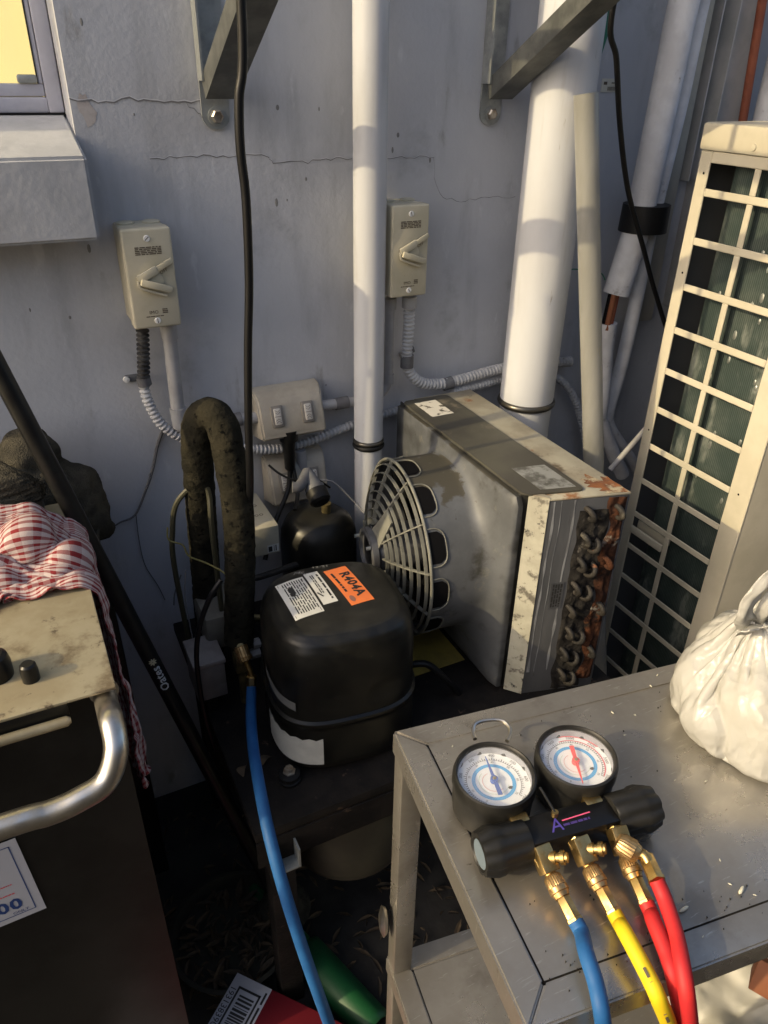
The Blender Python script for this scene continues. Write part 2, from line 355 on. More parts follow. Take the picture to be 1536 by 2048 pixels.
M_red = mat('red_hose', (0.50, 0.022, 0.022), (0.42, 0.018, 0.022), 25, rough=0.6, spec=0.35, spots=[((0.18, 0.02, 0.02), 60, 0.66, 0.76)])
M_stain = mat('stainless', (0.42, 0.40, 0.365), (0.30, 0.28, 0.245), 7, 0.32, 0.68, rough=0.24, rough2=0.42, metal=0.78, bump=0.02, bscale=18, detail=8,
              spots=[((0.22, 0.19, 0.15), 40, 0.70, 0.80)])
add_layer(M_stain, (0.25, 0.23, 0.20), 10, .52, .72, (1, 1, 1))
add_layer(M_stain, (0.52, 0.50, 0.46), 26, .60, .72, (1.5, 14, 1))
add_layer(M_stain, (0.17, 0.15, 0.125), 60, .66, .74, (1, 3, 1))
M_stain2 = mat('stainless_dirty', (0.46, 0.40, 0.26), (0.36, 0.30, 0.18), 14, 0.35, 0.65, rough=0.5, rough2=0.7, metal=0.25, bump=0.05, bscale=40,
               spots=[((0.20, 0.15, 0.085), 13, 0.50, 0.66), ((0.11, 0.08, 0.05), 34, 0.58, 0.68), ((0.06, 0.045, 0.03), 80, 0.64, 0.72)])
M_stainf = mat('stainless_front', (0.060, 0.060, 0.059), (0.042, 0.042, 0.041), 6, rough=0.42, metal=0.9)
M_chrome = mat('polished_tube', (0.60, 0.57, 0.52), (0.45, 0.42, 0.36), 30, rough=0.30, rough2=0.42, metal=1.0)
M_groove = mat('groove_dirt', (0.03, 0.026, 0.022), rough=0.95)
M_boot = mat('rubber_boot', (0.009, 0.009, 0.0085), (0.017, 0.0165, 0.015), 40, rough=0.48, spec=0.35)
M_body = mat('black_anodised', (0.006, 0.006, 0.0065), rough=0.28, spec=0.35)
M_dial = mat('dial_white', (0.74, 0.76, 0.78), rough=0.35)
M_dblue = mat('dial_blue', (0.05, 0.33, 0.66), rough=0.4)
M_nblue = mat('needle_blue', (0.02, 0.08, 0.35), rough=0.4)
M_nred = mat('needle_red', (0.72, 0.04, 0.04), rough=0.4)
M_dred = mat('dial_red', (0.62, 0.10, 0.12), rough=0.5)
M_pink = mat('logo_pink', (0.70, 0.10, 0.22), rough=0.5)
M_purple = mat('logo_purple', (0.07, 0.05, 0.30), rough=0.5)
M_bag = mat('white_bag', (0.50, 0.49, 0.45), rough=0.38, sub=0.10, bump=0.35, bscale=34)
def thin_film(mt_, c, f):
    n = mt_.node_tree.nodes; L = mt_.node_tree.links; b = n['Principled BSDF']; out = n['Material Output']
    t = n.new('ShaderNodeBsdfTranslucent'); t.inputs[0].default_value = (*c, 1); mx = n.new('ShaderNodeMixShader'); mx.inputs[0].default_value = f
    L.new(b.outputs[0], mx.inputs[1]); L.new(t.outputs[0], mx.inputs[2]); L.new(mx.outputs[0], out.inputs[0])
M_bag = mat('white_bag', (0.56, 0.56, 0.54), rough=0.26, bump=0.25, bscale=90)
thin_film(M_bag, (0.74, 0.72, 0.65), 0.42)
def crinkle(mt_, sc, st):
    n = mt_.node_tree.nodes; L = mt_.node_tree.links; b = n['Principled BSDF']
    tc = n.new('ShaderNodeTexCoord'); nz = n.new('ShaderNodeTexNoise'); nz.inputs['Scale'].default_value = 16; nz.inputs['Detail'].default_value = 3; L.new(tc.outputs['Object'], nz.inputs['Vector'])
    ad = n.new('ShaderNodeVectorMath'); ad.operation = 'MULTIPLY_ADD'; ad.inputs[1].default_value = (.05, .05, .05); L.new(nz.outputs['Color'], ad.inputs[0]); L.new(tc.outputs['Object'], ad.inputs[2])
    mp = n.new('ShaderNodeMapping'); mp.inputs['Scale'].default_value = (1, 1, .55); L.new(ad.outputs[0], mp.inputs[0])
    vo = n.new('ShaderNodeTexVoronoi'); vo.inputs['Scale'].default_value = sc; vo.inputs['Detail'].default_value = 2; L.new(mp.outputs[0], vo.inputs['Vector'])
    bp = n.new('ShaderNodeBump'); bp.inputs['Strength'].default_value = st; bp.inputs['Distance'].default_value = .006
    L.new(vo.outputs['Distance'], bp.inputs['Height']); L.new(bp.outputs[0], b.inputs['Normal'])
crinkle(M_bag, 26, .9)
M_sack = mat('pale_sack', (0.27, 0.265, 0.235), rough=0.45, sub=0.2, bump=0.2, bscale=25)
M_brown = mat('brown_carton', (0.20, 0.07, 0.03), rough=0.7)
M_rice = mat('rice_grain', (0.62, 0.60, 0.48), rough=0.6)
M_grit = mat('grit', (0.03, 0.027, 0.022), rough=0.9)
M_towel = mat('grey_towel', (0.075, 0.068, 0.052), (0.045, 0.042, 0.034), 40, rough=1.0, spec=0.05, bump=0.9, bscale=420)
M_redbox = mat('red_card', (0.13, 0.006, 0.012), rough=0.5)
M_whitecard = mat('white_card', (0.42, 0.43, 0.48), rough=0.5)
M_navy = mat('navy_ink', (0.02, 0.05, 0.18), rough=0.5)
M_dgreen = mat('green_plastic', (0.006, 0.075, 0.022), rough=0.5)
M_leaf = mat('dry_leaf', (0.10, 0.07, 0.04), (0.06, 0.045, 0.03), 40, rough=0.9)
M_vine = mat('dry_vine', (0.12, 0.12, 0.125), rough=0.9)
M_ywire = mat('olive_wire', (0.20, 0.18, 0.06), rough=0.5)
M_tan = mat('tan_drum', (0.040, 0.037, 0.024), (0.024, 0.022, 0.015), 10, rough=0.7)
M_ring = mat('clamp_metal', (0.10, 0.095, 0.085), rough=0.3, metal=0.7)

def gingham():
    mt = mat('gingham', (0.6, 0.5, 0.5), rough=0.9, bump=0.3, bscale=700)
    n = mt.node_tree.nodes; L = mt.node_tree.links; b = n['Principled BSDF']
    uv = n.new('ShaderNodeUVMap'); sp = n.new('ShaderNodeSeparateXYZ'); L.new(uv.outputs[0], sp.inputs[0])
    def stripe(o, k, thr):
        a = n.new('ShaderNodeMath'); a.operation = 'MULTIPLY'; a.inputs[1].default_value = k; L.new(o, a.inputs[0])
        f = n.new('ShaderNodeMath'); f.operation = 'FRACT'; L.new(a.outputs[0], f.inputs[0])
        g = n.new('ShaderNodeMath'); g.operation = 'LESS_THAN'; g.inputs[1].default_value = thr; L.new(f.outputs[0], g.inputs[0]); return g.outputs[0]
    s1 = stripe(sp.outputs[0], 1/0.0092, 0.40); s2 = stripe(sp.outputs[1], 1/0.0052, 0.46)
    h = n.new('ShaderNodeMath'); h.operation = 'MULTIPLY'; h.inputs[1].default_value = 0.30; L.new(s1, h.inputs[0])
    h2 = n.new('ShaderNodeMath'); h2.operation = 'MULTIPLY_ADD'; h2.inputs[1].default_value = 0.75; L.new(s2, h2.inputs[0]); L.new(h.outputs[0], h2.inputs[2]); h2.use_clamp = True
    mx = n.new('ShaderNodeMix'); mx.data_type = 'RGBA'; mx.inputs[6].default_value = (0.50, 0.42, 0.40, 1); mx.inputs[7].default_value = (0.20, 0.012, 0.016, 1)
    L.new(h2.outputs[0], mx.inputs[0]); L.new(mx.outputs[2], b.inputs['Base Color']); return mt
M_check = gingham()

# ================================================================== LARGE STRUCTURE
def structure(o): o['kind'] = 'structure'; return o
g = MB(); N = 40
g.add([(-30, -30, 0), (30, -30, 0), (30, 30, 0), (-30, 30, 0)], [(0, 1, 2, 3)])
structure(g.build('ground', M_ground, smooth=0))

# rear wall with the window opening (x -1.0..0.128, z 1.344..2.35)
WX0, WX1, WZ0, WZ1, WT = -1.0, 0.130, 1.335, 2.35, 0.13
mb = MB()
def quadY(x0, x1, z0, z1, y=0): mb.add([(x0, y, z0), (x1, y, z0), (x1, y, z1), (x0, y, z1)], [(0, 1, 2, 3)])
quadY(-3.5, 5, 0, WZ0); quadY(-3.5, WX0, WZ0, WZ1); quadY(WX1, 5, WZ0, WZ1); quadY(-3.5, 5, WZ1, 3.2)
mb.add([(WX1, 0, WZ0), (WX1, WT, WZ0), (WX1, WT, WZ1), (WX1, 0, WZ1)], [(0, 1, 2, 3)])
mb.add([(WX0, WT, WZ0), (WX0, 0, WZ0), (WX0, 0, WZ1), (WX0, WT, WZ1)], [(0, 1, 2, 3)])
mb.add([(WX0, 0, WZ1), (WX1, 0, WZ1), (WX1, WT, WZ1), (WX0, WT, WZ1)], [(0, 1, 2, 3)])
mb.add([(WX0, WT, WZ0), (WX1, WT, WZ0), (WX1, 0, WZ0), (WX0, 0, WZ0)], [(0, 1, 2, 3)])
mb.add([(-3.5, 0, 3.2), (5, 0, 3.2), (5, 0.3, 3.2), (-3.5, 0.3, 3.2)], [(0, 1, 2, 3)])
wall = structure(mb.build('wall', M_wall, smooth=0))
# unseen wall added behind the camera to darken the low parts
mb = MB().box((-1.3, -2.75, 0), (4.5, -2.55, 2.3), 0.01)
structure(mb.build('added_shade_wall', M_wall2, smooth=0))

# cracks in the render of the wall
def crack(pts, wd=0.0011, seed=0, light=True):
    rnd = random.Random(seed); out = []
    P = [onY(x, y, 0) for x, y in pts]
    for a, b in zip(P[:-1], P[1:]):
        n_ = max(3, int((b-a).length/0.009))
        for k in range(n_):
            out.append(a.lerp(b, k/n_)+V((rnd.uniform(-.0012, .0012), 0, rnd.uniform(-.0024, .0024))))
    out.append(P[-1])
    def strip(dz, w_, y_):
        mb = MB(); vs = []
        for p in out:
            ww = w_*rnd.uniform(0.4, 1.2); vs += [(p.x, y_, p.z+dz-ww/2), (p.x+0.0003, y_, p.z+dz+ww/2)]
        fs = [(2*i, 2*i+2, 2*i+3, 2*i+1) for i in range(len(out)-1)]
        return mb.add(vs, fs)
    strip(0, wd, -0.0009).build('crack', M_crack, wall, smooth=0)
    if light: strip(wd*0.9, wd*0.7, -0.0006).build('crack', M_crackl, wall, smooth=0)
crack([(140, 200), (210, 203), (260, 198), (330, 203), (408, 202)], 0.0019, 1)
crack([(370, 205), (395, 225), (410, 236)], 0.0009, 2, False)
crack([(300, 318), (380, 312), (470, 312), (536, 312), (545, 325), (615, 325), (640, 318), (704, 317)], 0.0013, 3)
crack([(772, 315), (830, 314), (868, 314)], 0.0010, 4)
crack([(866, 316), (870, 368), (885, 395), (920, 402), (960, 397), (1030, 393)], 0.0009, 5, False)

def stain(px, c, seed, jag=.25):
    P = [onY(x, y, 0) for x, y in px]; cx = sum(p_.x for p_ in P)/len(P); cz = sum(p_.z for p_ in P)/len(P); out = []
    n_ = len(P)
    for i in range(n_*8):
        a_, b_ = P[i//8], P[(i//8+1) % n_]; p_ = a_.lerp(b_, (i % 8)/8); k = 1+jag*noise.noise(V((i*.35, seed, 0)))*(.6)
        out.append((cx+(p_.x-cx)*k, -.0005, cz+(p_.z-cz)*k))
    MB().add(out, [tuple(range(len(out)))]).build('stain', c, wall, 0)
stain([(157, 188), (172, 190), (180, 208), (194, 225), (190, 245), (176, 256), (168, 235), (154, 215)], mat('bare_patch', (0.36, 0.325, 0.315), (0.43, 0.40, 0.39), 50, rough=.8), 1)
stain([(512, 790), (520, 778), (600, 764), (640, 766), (632, 776), (560, 782), (525, 793)], mat('old_paint_line', (0.33, 0.27, 0.25), (0.40, 0.37, 0.37), 40, rough=.8), 2)
M_dot = mat('wall_mark', (.20, .20, .20), rough=.9)
for k, (x, y) in enumerate(((268, 229), (163, 44), (555, 215), (638, 218), (612, 358), (553, 405), (574, 400), (785, 300), (796, 270), (60, 620), (140, 635), (178, 497), (652, 770), (860, 320))):
    q = onY(x, y, 0); MB().lathe([(.0013+.0007*(k % 3), 0), (0, .0004)], Matrix.Translation((q.x, -.0001, q.z)) @ Matrix.Rotation(PI/2, 4, 'X') @ Matrix.Diagonal((1, 1.5+(k % 2), 1, 1)), 8).build('screw_hole', M_dot, wall, 0)

# ---- window in the wall: sill, frame, sash, pane, lit room behind
win = thing('window', 'white aluminium window with lit yellow room behind and painted sill', 'window', (-0.4, 0, 1.236))
mb = MB(); x0, x1 = -0.999, 0.1295
mb.add([(x0, -0.09, 1.236), (x1, -0.09, 1.236), (x1, -0.09, 1.342), (x0, -0.09, 1.342), (x0, 0.125, 1.394), (x1, 0.125, 1.394), (x1, 0.125, 1.236), (x0, 0.125, 1.236)],
       [(0, 1, 2, 3), (3, 2, 5, 4), (1, 6, 5, 2), (0, 7, 6, 1), (0, 3, 4, 7)])
bm = bmesh.new(); me = bpy.data.meshes.new('x'); me.from_pydata(mb.v, [], mb.f); bm.from_mesh(me)
bmesh.ops.bevel(bm, geom=[e for e in bm.edges], offset=0.004, segments=2, affect='EDGES')
mb = MB(); mb.v = [tuple(v.co) for v in bm.verts]; mb.f = [tuple(v.index for v in f.verts) for f in bm.faces]; bm.free()
mb.build('sill', M_conc, win, 40)
YF = 0.080
fr = MB()
fr.box((0.1075, YF, 1.3855), (0.1293, YF+0.04, 2.34), 0.002).box((-0.99, YF, 1.3855), (-0.96, YF+0.04, 2.34), 0.002)
fr.box((-0.96, YF, 1.3855), (0.1075, YF+0.04, 1.4055), 0.002).box((-0.96, YF, 2.31), (0.1075, YF+0.04, 2.34), 0.002)
fr.build('frame', M_alu, win)
MB().box((-0.955, YF+0.004, 1.4065), (0.1065, YF+0.036, 1.4225), 0.0015).box((0.1005, YF+0.003, 1.4226), (0.1065, YF+0.035, 2.308), 0.0015).build('sash', M_alu, win)
MB().box((0.1294, YF-0.001, 1.388), (0.1302, YF+0.01, 2.3), 0).box((-0.9, YF-0.003, 1.3835), (0.1292, YF+0.006, 1.3854), 0).build('seal', M_rubber, win)
MB().box((-0.95, YF+0.010, 1.4215), (0.1015, YF+0.013, 2.31), 0).build('pane', M_glass, win)
mb = MB(); vs = []; nn = 80
for i in range(nn+1):
    x = -1.0+1.2*i/nn; yy = 0.15+0.006*math.sin(x*60)+0.004*math.sin(x*23)
    vs += [(x, yy, 1.3), (x, yy, 2.4)]
mb.add(vs, [(2*i, 2*i+2, 2*i+3, 2*i+1) for i in range(nn)]); mb.build('lit_blind', M_blind, win)
MB().box((0.073, YF-0.002, 1.4228), (0.0995, YF+0.009, 1.434), 0.003).build('latch', M_galv, win)
MB().box((0.0992, YF+0.002, 1.4227), (0.1004, YF+0.0099, 2.3), 0).build('gasket', M_rubber, win)

# ================================================================== WALL FITTINGS
def bracket(x0, label, wdt=0.042):
    t = thing('wall_bracket', label, 'bracket', (x0+wdt/2, 0, 1.37), 'steel shelf brackets on the wall')
    # upright angle with rounded foot
    poly = [(x0, 1.95), (x0, 1.382)]
    for k in range(9):
        a = PI + PI*k/8; poly.append((x0+wdt/2+wdt/2*math.cos(a), 1.384+0.018*math.sin(a)))
    poly += [(x0+wdt, 1.95)]
    Mx = Matrix(((1, 0, 0, 0), (0, 0, -1, -0.001), (0, 1, 0, 0), (0, 0, 0, 1)))
    MB().prism(poly, 0.004, Mx).build('upright', M_galv, t, 30)
    MB().box((x0-0.0015, -0.03, 1.43), (x0+0.0015, -0.0052, 1.95), 0).build('flange', M_galv, t)
    # diagonal strut: a channel running out and up from the foot
    a0 = V((x0+wdt/2, -0.020, 1.420)); d = V((0, -0.88, 0.475)).normalized(); L = 0.66
    a1 = a0+d*L; nrm = V((1, 0, 0)).cross(d).normalized()
    mb = MB(); hw = wdt/2-0.002
    for (ox, wx_, on, wn) in ((.004, 2*hw+.008, 0.013, 0.003), (-hw+0.0015, 0.003, -.002, 0.0268), (hw+.0065, 0.003, -.002, 0.0268)):
        c0 = a0+V((ox, 0, 0))+nrm*on; c1 = a1+V((ox, 0, 0))+nrm*on
        vs = []
        for c in (c0, c1):
            for sx, sn in ((-1, -1), (1, -1), (1, 1), (-1, 1)): vs.append(c+V((sx*wx_/2, 0, 0))+nrm*(sn*wn/2))
        mb.add(vs, [(0, 1, 2, 3), (7, 6, 5, 4), (0, 4, 5, 1), (1, 5, 6, 2), (2, 6, 7, 3), (3, 7, 4, 0)])
    mb.build('strut', M_strut, t)
    MB().box((x0, -0.64, 1.723), (x0+wdt, -0.0055, 1.727), 0).box((x0, -0.64, 1.7272), (x0+0.004, -0.0055, 1.76), 0).build('arm', M_galv, t)
    b = MB(); My = Matrix.Translation((x0+wdt/2, -0.0052, 1.384)) @ Matrix.Rotation(PI/2, 4, 'X')
    b.lathe([(0.0125, 0), (0.0125, 0.002), (0.006, 0.0021)], My, 20).build('washer', M_galv, t)
    b = MB(); b.lathe([(0.0092, 0.002), (0.0092, 0.008), (0.007, 0.010), (0.0, 0.0101)], My, 6).build('bolt', M_steel, t)
    return t
bracket(0.311, 'galvanised bracket left of the thin white pipe, above the left isolator')
bracket(0.797, 'galvanised bracket whose strut crosses the thick white pipe')

# white downpipes
p = thing('waste_pipe', 'thin white PVC pipe running down the wall between the isolators', 'pipe', (0.56, -0.06, 0))
PX, PYY, PR = 0.5605, -0.060, 0.0275
MB().cyl((PX, PYY, 0.838), (PX, PYY, 3.1), PR, 40).build('pipe', M_pvc, p)
MB().cyl((PX, PYY, 0.0), (PX, PYY, 0.818), PR*0.985, 40).build('lower_pipe', M_pvc, p)
def ringmesh(x, y, z, R, r, name, mt, par):
    prof = [(R+r*math.cos(a), z+r*1.15*math.sin(a)) for a in [2*PI*k/12 for k in range(13)]]
    o = MB(); o.lathe(prof, Matrix.Translation((x, y, 0)), 40, False); return o.build(name, mt, par, 60)
ringmesh(PX, PYY, 0.833, PR-0.001, 0.0035, 'collar', M_ring, p)
ringmesh(PX, PYY, 0.824, PR-0.001, 0.0045, 'rubber_ring', M_rubber, p)
p = thing('soil_pipe', 'thick white PVC pipe with scuffs behind the condenser', 'pipe', (0.905, -0.085, 0))
BX, BY, BR = 0.9045, -0.088, 0.054
MB().cyl((BX, BY, 0.866), (BX, BY, 3.1), BR, 56).build('pipe', M_pvc2, p)
MB().cyl((BX, BY, 0.0), (BX, BY, 0.8655), BR*0.97, 56).build('lower_pipe', M_pvc2, p)
ringmesh(BX, BY, 0.868, BR-0.001, 0.0062, 'collar', M_ring, p)

# isolators
def isolator(x0, x1, z0, z1, label, seed):
    rnd = random.Random(seed); t = thing('isolator_switch', label, 'switch', ((x0+x1)/2, 0, z0), 'cream isolator switches on the wall')
    d = 0.080; xm = (x0+x1)/2
    MB().box((x0+0.001, -0.052, z0+0.001), (x1-0.001, -0.0008, z1-0.001), 0.005).build('back_box', M_cream, t)
    MB().box((x0, -d, z0), (x1, -0.0505, z1), 0.0035, seg=3).build('cover', M_cream, t)
    for dx in (-0.019, 0.019):
        MB().lathe([(0.013, 0), (0.013, 0.002), (0.0115, 0.003), (0.0, 0.003)], Matrix.Translation((xm+dx, -0.027, z1-0.001)), 24).build('knockout_plug', M_cream, t)
    F = Matrix(((1, 0, 0, 0), (0, 0, -1, 0), (0, 1, 0, 0), (0, 0, 0, 1)))
    def at(x, z, y=-d): return Matrix.Translation((x, y, z)) @ F
    for zz in (z1-0.014, z0+0.011):
        sc = MB().lathe([(0.0048, -0.001), (0.0048, 0.0005), (0.0042, 0.0012), (0, 0.0012)], at(xm, zz), 20).build('screw', M_white, t)
        a = rnd.uniform(0, 3); c, s_ = math.cos(a)*0.0036, math.sin(a)*0.0036
        MB().bar((xm-c, -d-0.0013, zz-s_), (xm+c, -d-0.0013, zz+s_), 0.001, 0.0003, (0, 1, 0)).build('slot', M_print, sc, 0)
    # rotary handle: round boss, recess dial and two-bar lever
    zc = z0+0.48*(z1-z0)
    MB().lathe([(0.0135, -0.001), (0.0135, 0.0025), (0.012, 0.0035), (0, 0.0035)], at(xm+0.003, zc), 32).build('dial', M_cream, t)
    hinge = V((xm-0.020, -d-0.006, zc+0.001))
    lev = MB()
    lev.bar(hinge+V((-.001, 0, 0.004)), hinge+V((0.028, 0, 0.0175)), 0.012, 0.0042, (0, 1, 0), 0.0015)
    lev.bar(hinge+V((0.028, 0.0008, 0.0172)), hinge+V((0.052, 0.0015, 0.029)), 0.008, 0.0035, (0, 1, 0), 0.001)
    lev.build('lever_guard', M_cream, t)
    lv = MB(); lv.bar(hinge+V((0.002, -0.002, 0.001)), hinge+V((0.046, -0.001, -0.014)), 0.010, 0.0062, (0, 1, 0), 0.0018)
    lv.build('lever', M_cream, t)
    lv = MB(); pts = crv([hinge+V((-.001, 0.001, 0.003)), hinge+V((-.0005, .001, -.004)), hinge+V((0.006, .001, -.0105)), hinge+V((0.038, .002, -.0225))], 6)
    lv.tube(pts, 0.0022, 8).build('lever_rim', M_cream, t)
    MB().box((hinge.x+0.001, -d-0.0042, hinge.z-0.0065), (hinge.x+0.0055, -d-0.0005, hinge.z-0.0015), 0).build('lever_slot', M_print, t)
    fm = flat((xm, -d, z1-0.031), (1, 0, 0), (0, 0, 1))
    decal('rating_print', scribble(5, 0.038, 0.012, rnd), fm, M_print, t)
    dv = V((0.028, 0, 0.0135)).normalized(); du = V((-dv.z, 0, dv.x))
    decal('off_print', [shift2d(text2d('OFF', 0.0072, shear=0.1), 0, 0)], flat(hinge+V((0.0375, 0.003, 0.0135)), dv, du, 0.0006), M_print, t)
    decal('maker_print', [text2d('IMO', 0.0075)]+[shift2d(gm, 0.001, -0.006) for gm in scribble(1, 0.026, 0.002, rnd)]+[shift2d(gm, 0.017, 0.001) for gm in scribble(3, 0.008, 0.008, rnd)],
          flat((xm-0.004, -d, z0+0.024), (1, 0, 0), (0, 0, 1)), M_print, t)
    return t
isolator(0.1585, 0.2295, 1.101, 1.246, 'cream isolator switch below the window sill', 3)
isolator(0.5925, 0.6625, 1.105, 1.256, 'cream isolator switch right beside the thin white pipe', 5)

# conduits
def saddle(mb, p, d, r, span, tab=None):
    p, d = V(p), V(d).normalized()
    mb.cyl(p-d*span/2, p+d*span/2, r*1.10, 18)
    if tab is not None:
        e = p+V(tab); mb.bar((p.x, -0.004, p.z), (e.x, -0.004, e.z), 0.012, 0.006, (0, 1, 0), 0.002)
    return mb
c = thing('left_conduit', 'corrugated conduit curving from the left isolator along the wall', 'conduit', (0.17, -0.03, 0.84))
P1 = [onY(285, 660, -.035), onY(287, 720, -.030), onY(287, 765, -.026)]
corrugated(MB(), P1, 0.0105).build('black_sleeve', M_corrb, c)
P2 = [onY(287, 763, -.026), onY(295, 800, -.026), onY(325, 850, -.028), onY(380, 882, -.03), onY(440, 893, -.03), onY(500, 898, -.03), onY(560, 897, -.03), onY(620, 882, -.03), onY(690, 855, -.026), onY(740, 838, -.018), onY(800, 820, -.02), onY(900, 800, -.02)]
corrugated(MB(), P2, 0.0092).build('corrugated_pipe', M_corr, c)
sp = onY(288, 762, -.026)
s_ = saddle(MB(), sp, (0.1, 0, -1), 0.0105, 0.014, (-0.028, 0, 0.0)).build('saddle', M_saddle, c)
MB().lathe([(0.0055, 0), (0.005, 0.003), (0, 0.004)], Matrix.Translation((sp.x-0.025, -0.0075, sp.z)) @ Matrix.Rotation(PI/2, 4, 'X'), 14).build('screw', M_white, c)

c = thing('grey_conduit', 'rigid grey conduit dropping from the left isolator', 'conduit', (0.215, -0.03, 0.9))
a, b = onY(337, 655, -.035), onY(358, 838, -.032)
mb = MB(); mb.cyl(a, b, 0.0115, 20); mb.build('pipe', M_grey, c)
mb = MB(); mb.cyl(a+V((0, 0, 0.006)), a-V((0, 0, 0.018)), 0.0135, 20); mb.build('coupling', M_grey, c)
mb = MB(); bb = onY(355, 815, -.032); mb.cyl(bb, bb-V((-0.001, 0, 0.035)), 0.0137, 20); mb.build('coupling', M_grey, c)
q = [bb-V((0, 0, 0.03)), onY(368, 855, -.032), onY(400, 852, -.03), onY(470, 840, -.03), onY(535, 833, -.03)]
MB().tube(crv(q, 8), 0.0108, 16).build('bend', M_grey, c)
mb = saddle(MB(), onY(468, 840, -.03), (1, 0, 0), 0.0112, 0.026); mb.build('saddle', M_saddle, c)

c = thing('short_grey_conduit', 'grey conduit elbow between the right isolator and the upper outlet', 'conduit', (0.61, -0.03, 0.9))
a = onY(779, 600, -.035)
MB().tube(crv([a, onY(777, 680, -.033), onY(776, 745, -.03), onY(770, 775, -.03), onY(748, 795, -.03), onY(715, 802, -.03), onY(625, 813, -.03)], 8), 0.0098, 18).build('pipe', M_grey, c)
MB().cyl(a+V((0, 0, 0.004)), a-V((0, 0, 0.016)), 0.0128, 20).build('coupling', M_grey, c)
z_ = onY(776, 748, -.03); MB().cyl(z_, z_-V((0, 0, 0.018)), 0.0115, 20).build('coupling', M_grey, c)
z_ = onY(683, 806, -.03); mb = saddle(MB(), z_, (1, 0, 0.02), 0.0105, 0.026); mb.bar((z_.x, -0.004, z_.z), (z_.x, -0.004, z_.z-0.022), 0.02, 0.006, (0, 1, 0), 0.002)
mb.build('saddle', M_saddle, c)

c = thing('right_conduit', 'grey corrugated conduit bending from the right isolator behind the thick pipe', 'conduit', (0.65, -0.04, 0.92))
a = onY(819, 597, -.045)
MB().cyl(a+V((0, 0, 0.004)), a-V((0, 0, 0.016)), 0.0135, 20).build('coupling', M_grey, c)
corrugated(MB(), [a, onY(817, 660, -.04), onY(813, 715, -.036), onY(818, 742, -.034), onY(840, 764, -.034), onY(880, 768, -.034), onY(930, 757, -.034), onY(990, 740, -.030), onY(1060, 728, -.022), onY(1142, 723, -.022)], 0.0112).build('corrugated_pipe', M_corr, c)
z_ = onY(814, 722, -.036); mb = saddle(MB(), z_, (0, 0, 1), 0.0115, 0.024, (0.032, 0, 0.010)); mb.build('saddle', M_saddle, c)
mb = saddle(MB(), onY(895, 767, -.034), (1, 0, 0.12), 0.0115, 0.020); mb.build('saddle', M_saddle, c)
c = corrugated(MB(), [onY(905, 785, -.03), onY(960, 770, -.027), onY(1010, 757, -.018), onY(1060, 750, -.016), onY(1112, 755, -.02), onY(1145, 790, -.03), onY(1165, 850, -.04), onY(1175, 930, -.05), onY(1172, 1010, -.05)], 0.0088)
c = c.build('thin_conduit', M_corr)
tag(c, 'thinner corrugated conduit looping down right of the thick pipe', 'conduit')

# power outlets
def outlet(x0, x1, zt, zb, label, depth, rockers=True):
    t = thing('power_outlet', label, 'outlet', ((x0+x1)/2, 0, zb), 'weatherproof power outlets on the wall')
    h = zt-zb
    prof = [(-0.0008, zt), (-depth*0.35, zt-0.002), (-depth*0.62, zt-h*0.16), (-depth, zb+h*0.10), (-depth*0.98, zb), (-0.0008, zb-0.012)]
    n = len(prof); vs = [(x0+(0.004 if i in (2, 3, 4) else 0), y, z) for i, (y, z) in enumerate(prof)]+[(x1-(0.004 if i in (2, 3, 4) else 0), y, z) for i, (y, z) in enumerate(prof)]
    fs = [tuple(range(n)), tuple(reversed(range(n, 2*n)))]+[(i, n+i, n+(i+1) % n, (i+1) % n) for i in range(n)]
    bm = bmesh.new(); me = bpy.data.meshes.new('x'); me.from_pydata(vs, [], fs); bm.from_mesh(me); bmesh.ops.recalc_face_normals(bm, faces=bm.faces)
    bmesh.ops.bevel(bm, geom=list(bm.edges), offset=0.0035, segments=3, affect='EDGES')
    mb = MB(); mb.v = [tuple(v.co) for v in bm.verts]; mb.f = [tuple(v.index for v in f.verts) for f in bm.faces]; bm.free(); bpy.data.meshes.remove(me)
    mb.build('housing', M_beigebox, t, 40)
    A = V(((x0+x1)/2, prof[2][0], prof[2][1])); B = V(((x0+x1)/2, prof[3][0], prof[3][1]))
    W = (A-B).normalized(); Nn = V((1, 0, 0)).cross(W); C = (A+B)/2
    Mf = Matrix((V((1, 0, 0)), W, Nn)).transposed().to_4x4()
    for k, dx in enumerate((-0.029, 0.029)):
        Mf.translation = C+V((dx, 0, 0))+W*0.0005
        MB().box((-0.0115, -0.0195, -0.001), (0.0115, 0.0195, 0.0042), 0.0025, Mf.copy()).build('switch_surround', mat('switch_grey', (0.20, 0.185, 0.165), rough=.5), t)
        rk = MB().box((-0.0068, -0.0148, 0.0), (0.0068, 0.0148, 0.0062), 0.002, Mf.copy()).build('rocker', mat('rocker_white', (0.52, 0.50, 0.46), rough=.4), t)
        mk = MB()
        for vv in (-0.0098, -0.0058, 0.0, 0.0058, 0.0098):
            a_ = 0.0045 if vv else 0.006; sg = 0.0018 if vv < 0 else (-0.0018 if vv > 0 else 0)
            p0 = Mf @ V((-a_, vv-sg, 0.0064)); pm = Mf @ V((0, vv+sg, 0.0064)); p1_ = Mf @ V((a_, vv-sg, 0.0064))
            mk.tube([p0, pm, p1_], 0.00045, 5)
        mk.build('marking', M_print, rk)
    return t
outlet(0.348, 0.478, 0.952, 0.868, 'beige double power outlet, the upper of two, with black plug below', 0.062)
outlet(0.362, 0.482, 0.815, 0.726, 'beige double power outlet, the lower of two, behind the black dome', 0.055)
pl = thing('black_plug', 'black plug and flex hanging under the upper power outlet', 'plug', (0.42, -0.04, 0.8))
a = onY(577, 868, -.045); b = onY(580, 935, -.045)
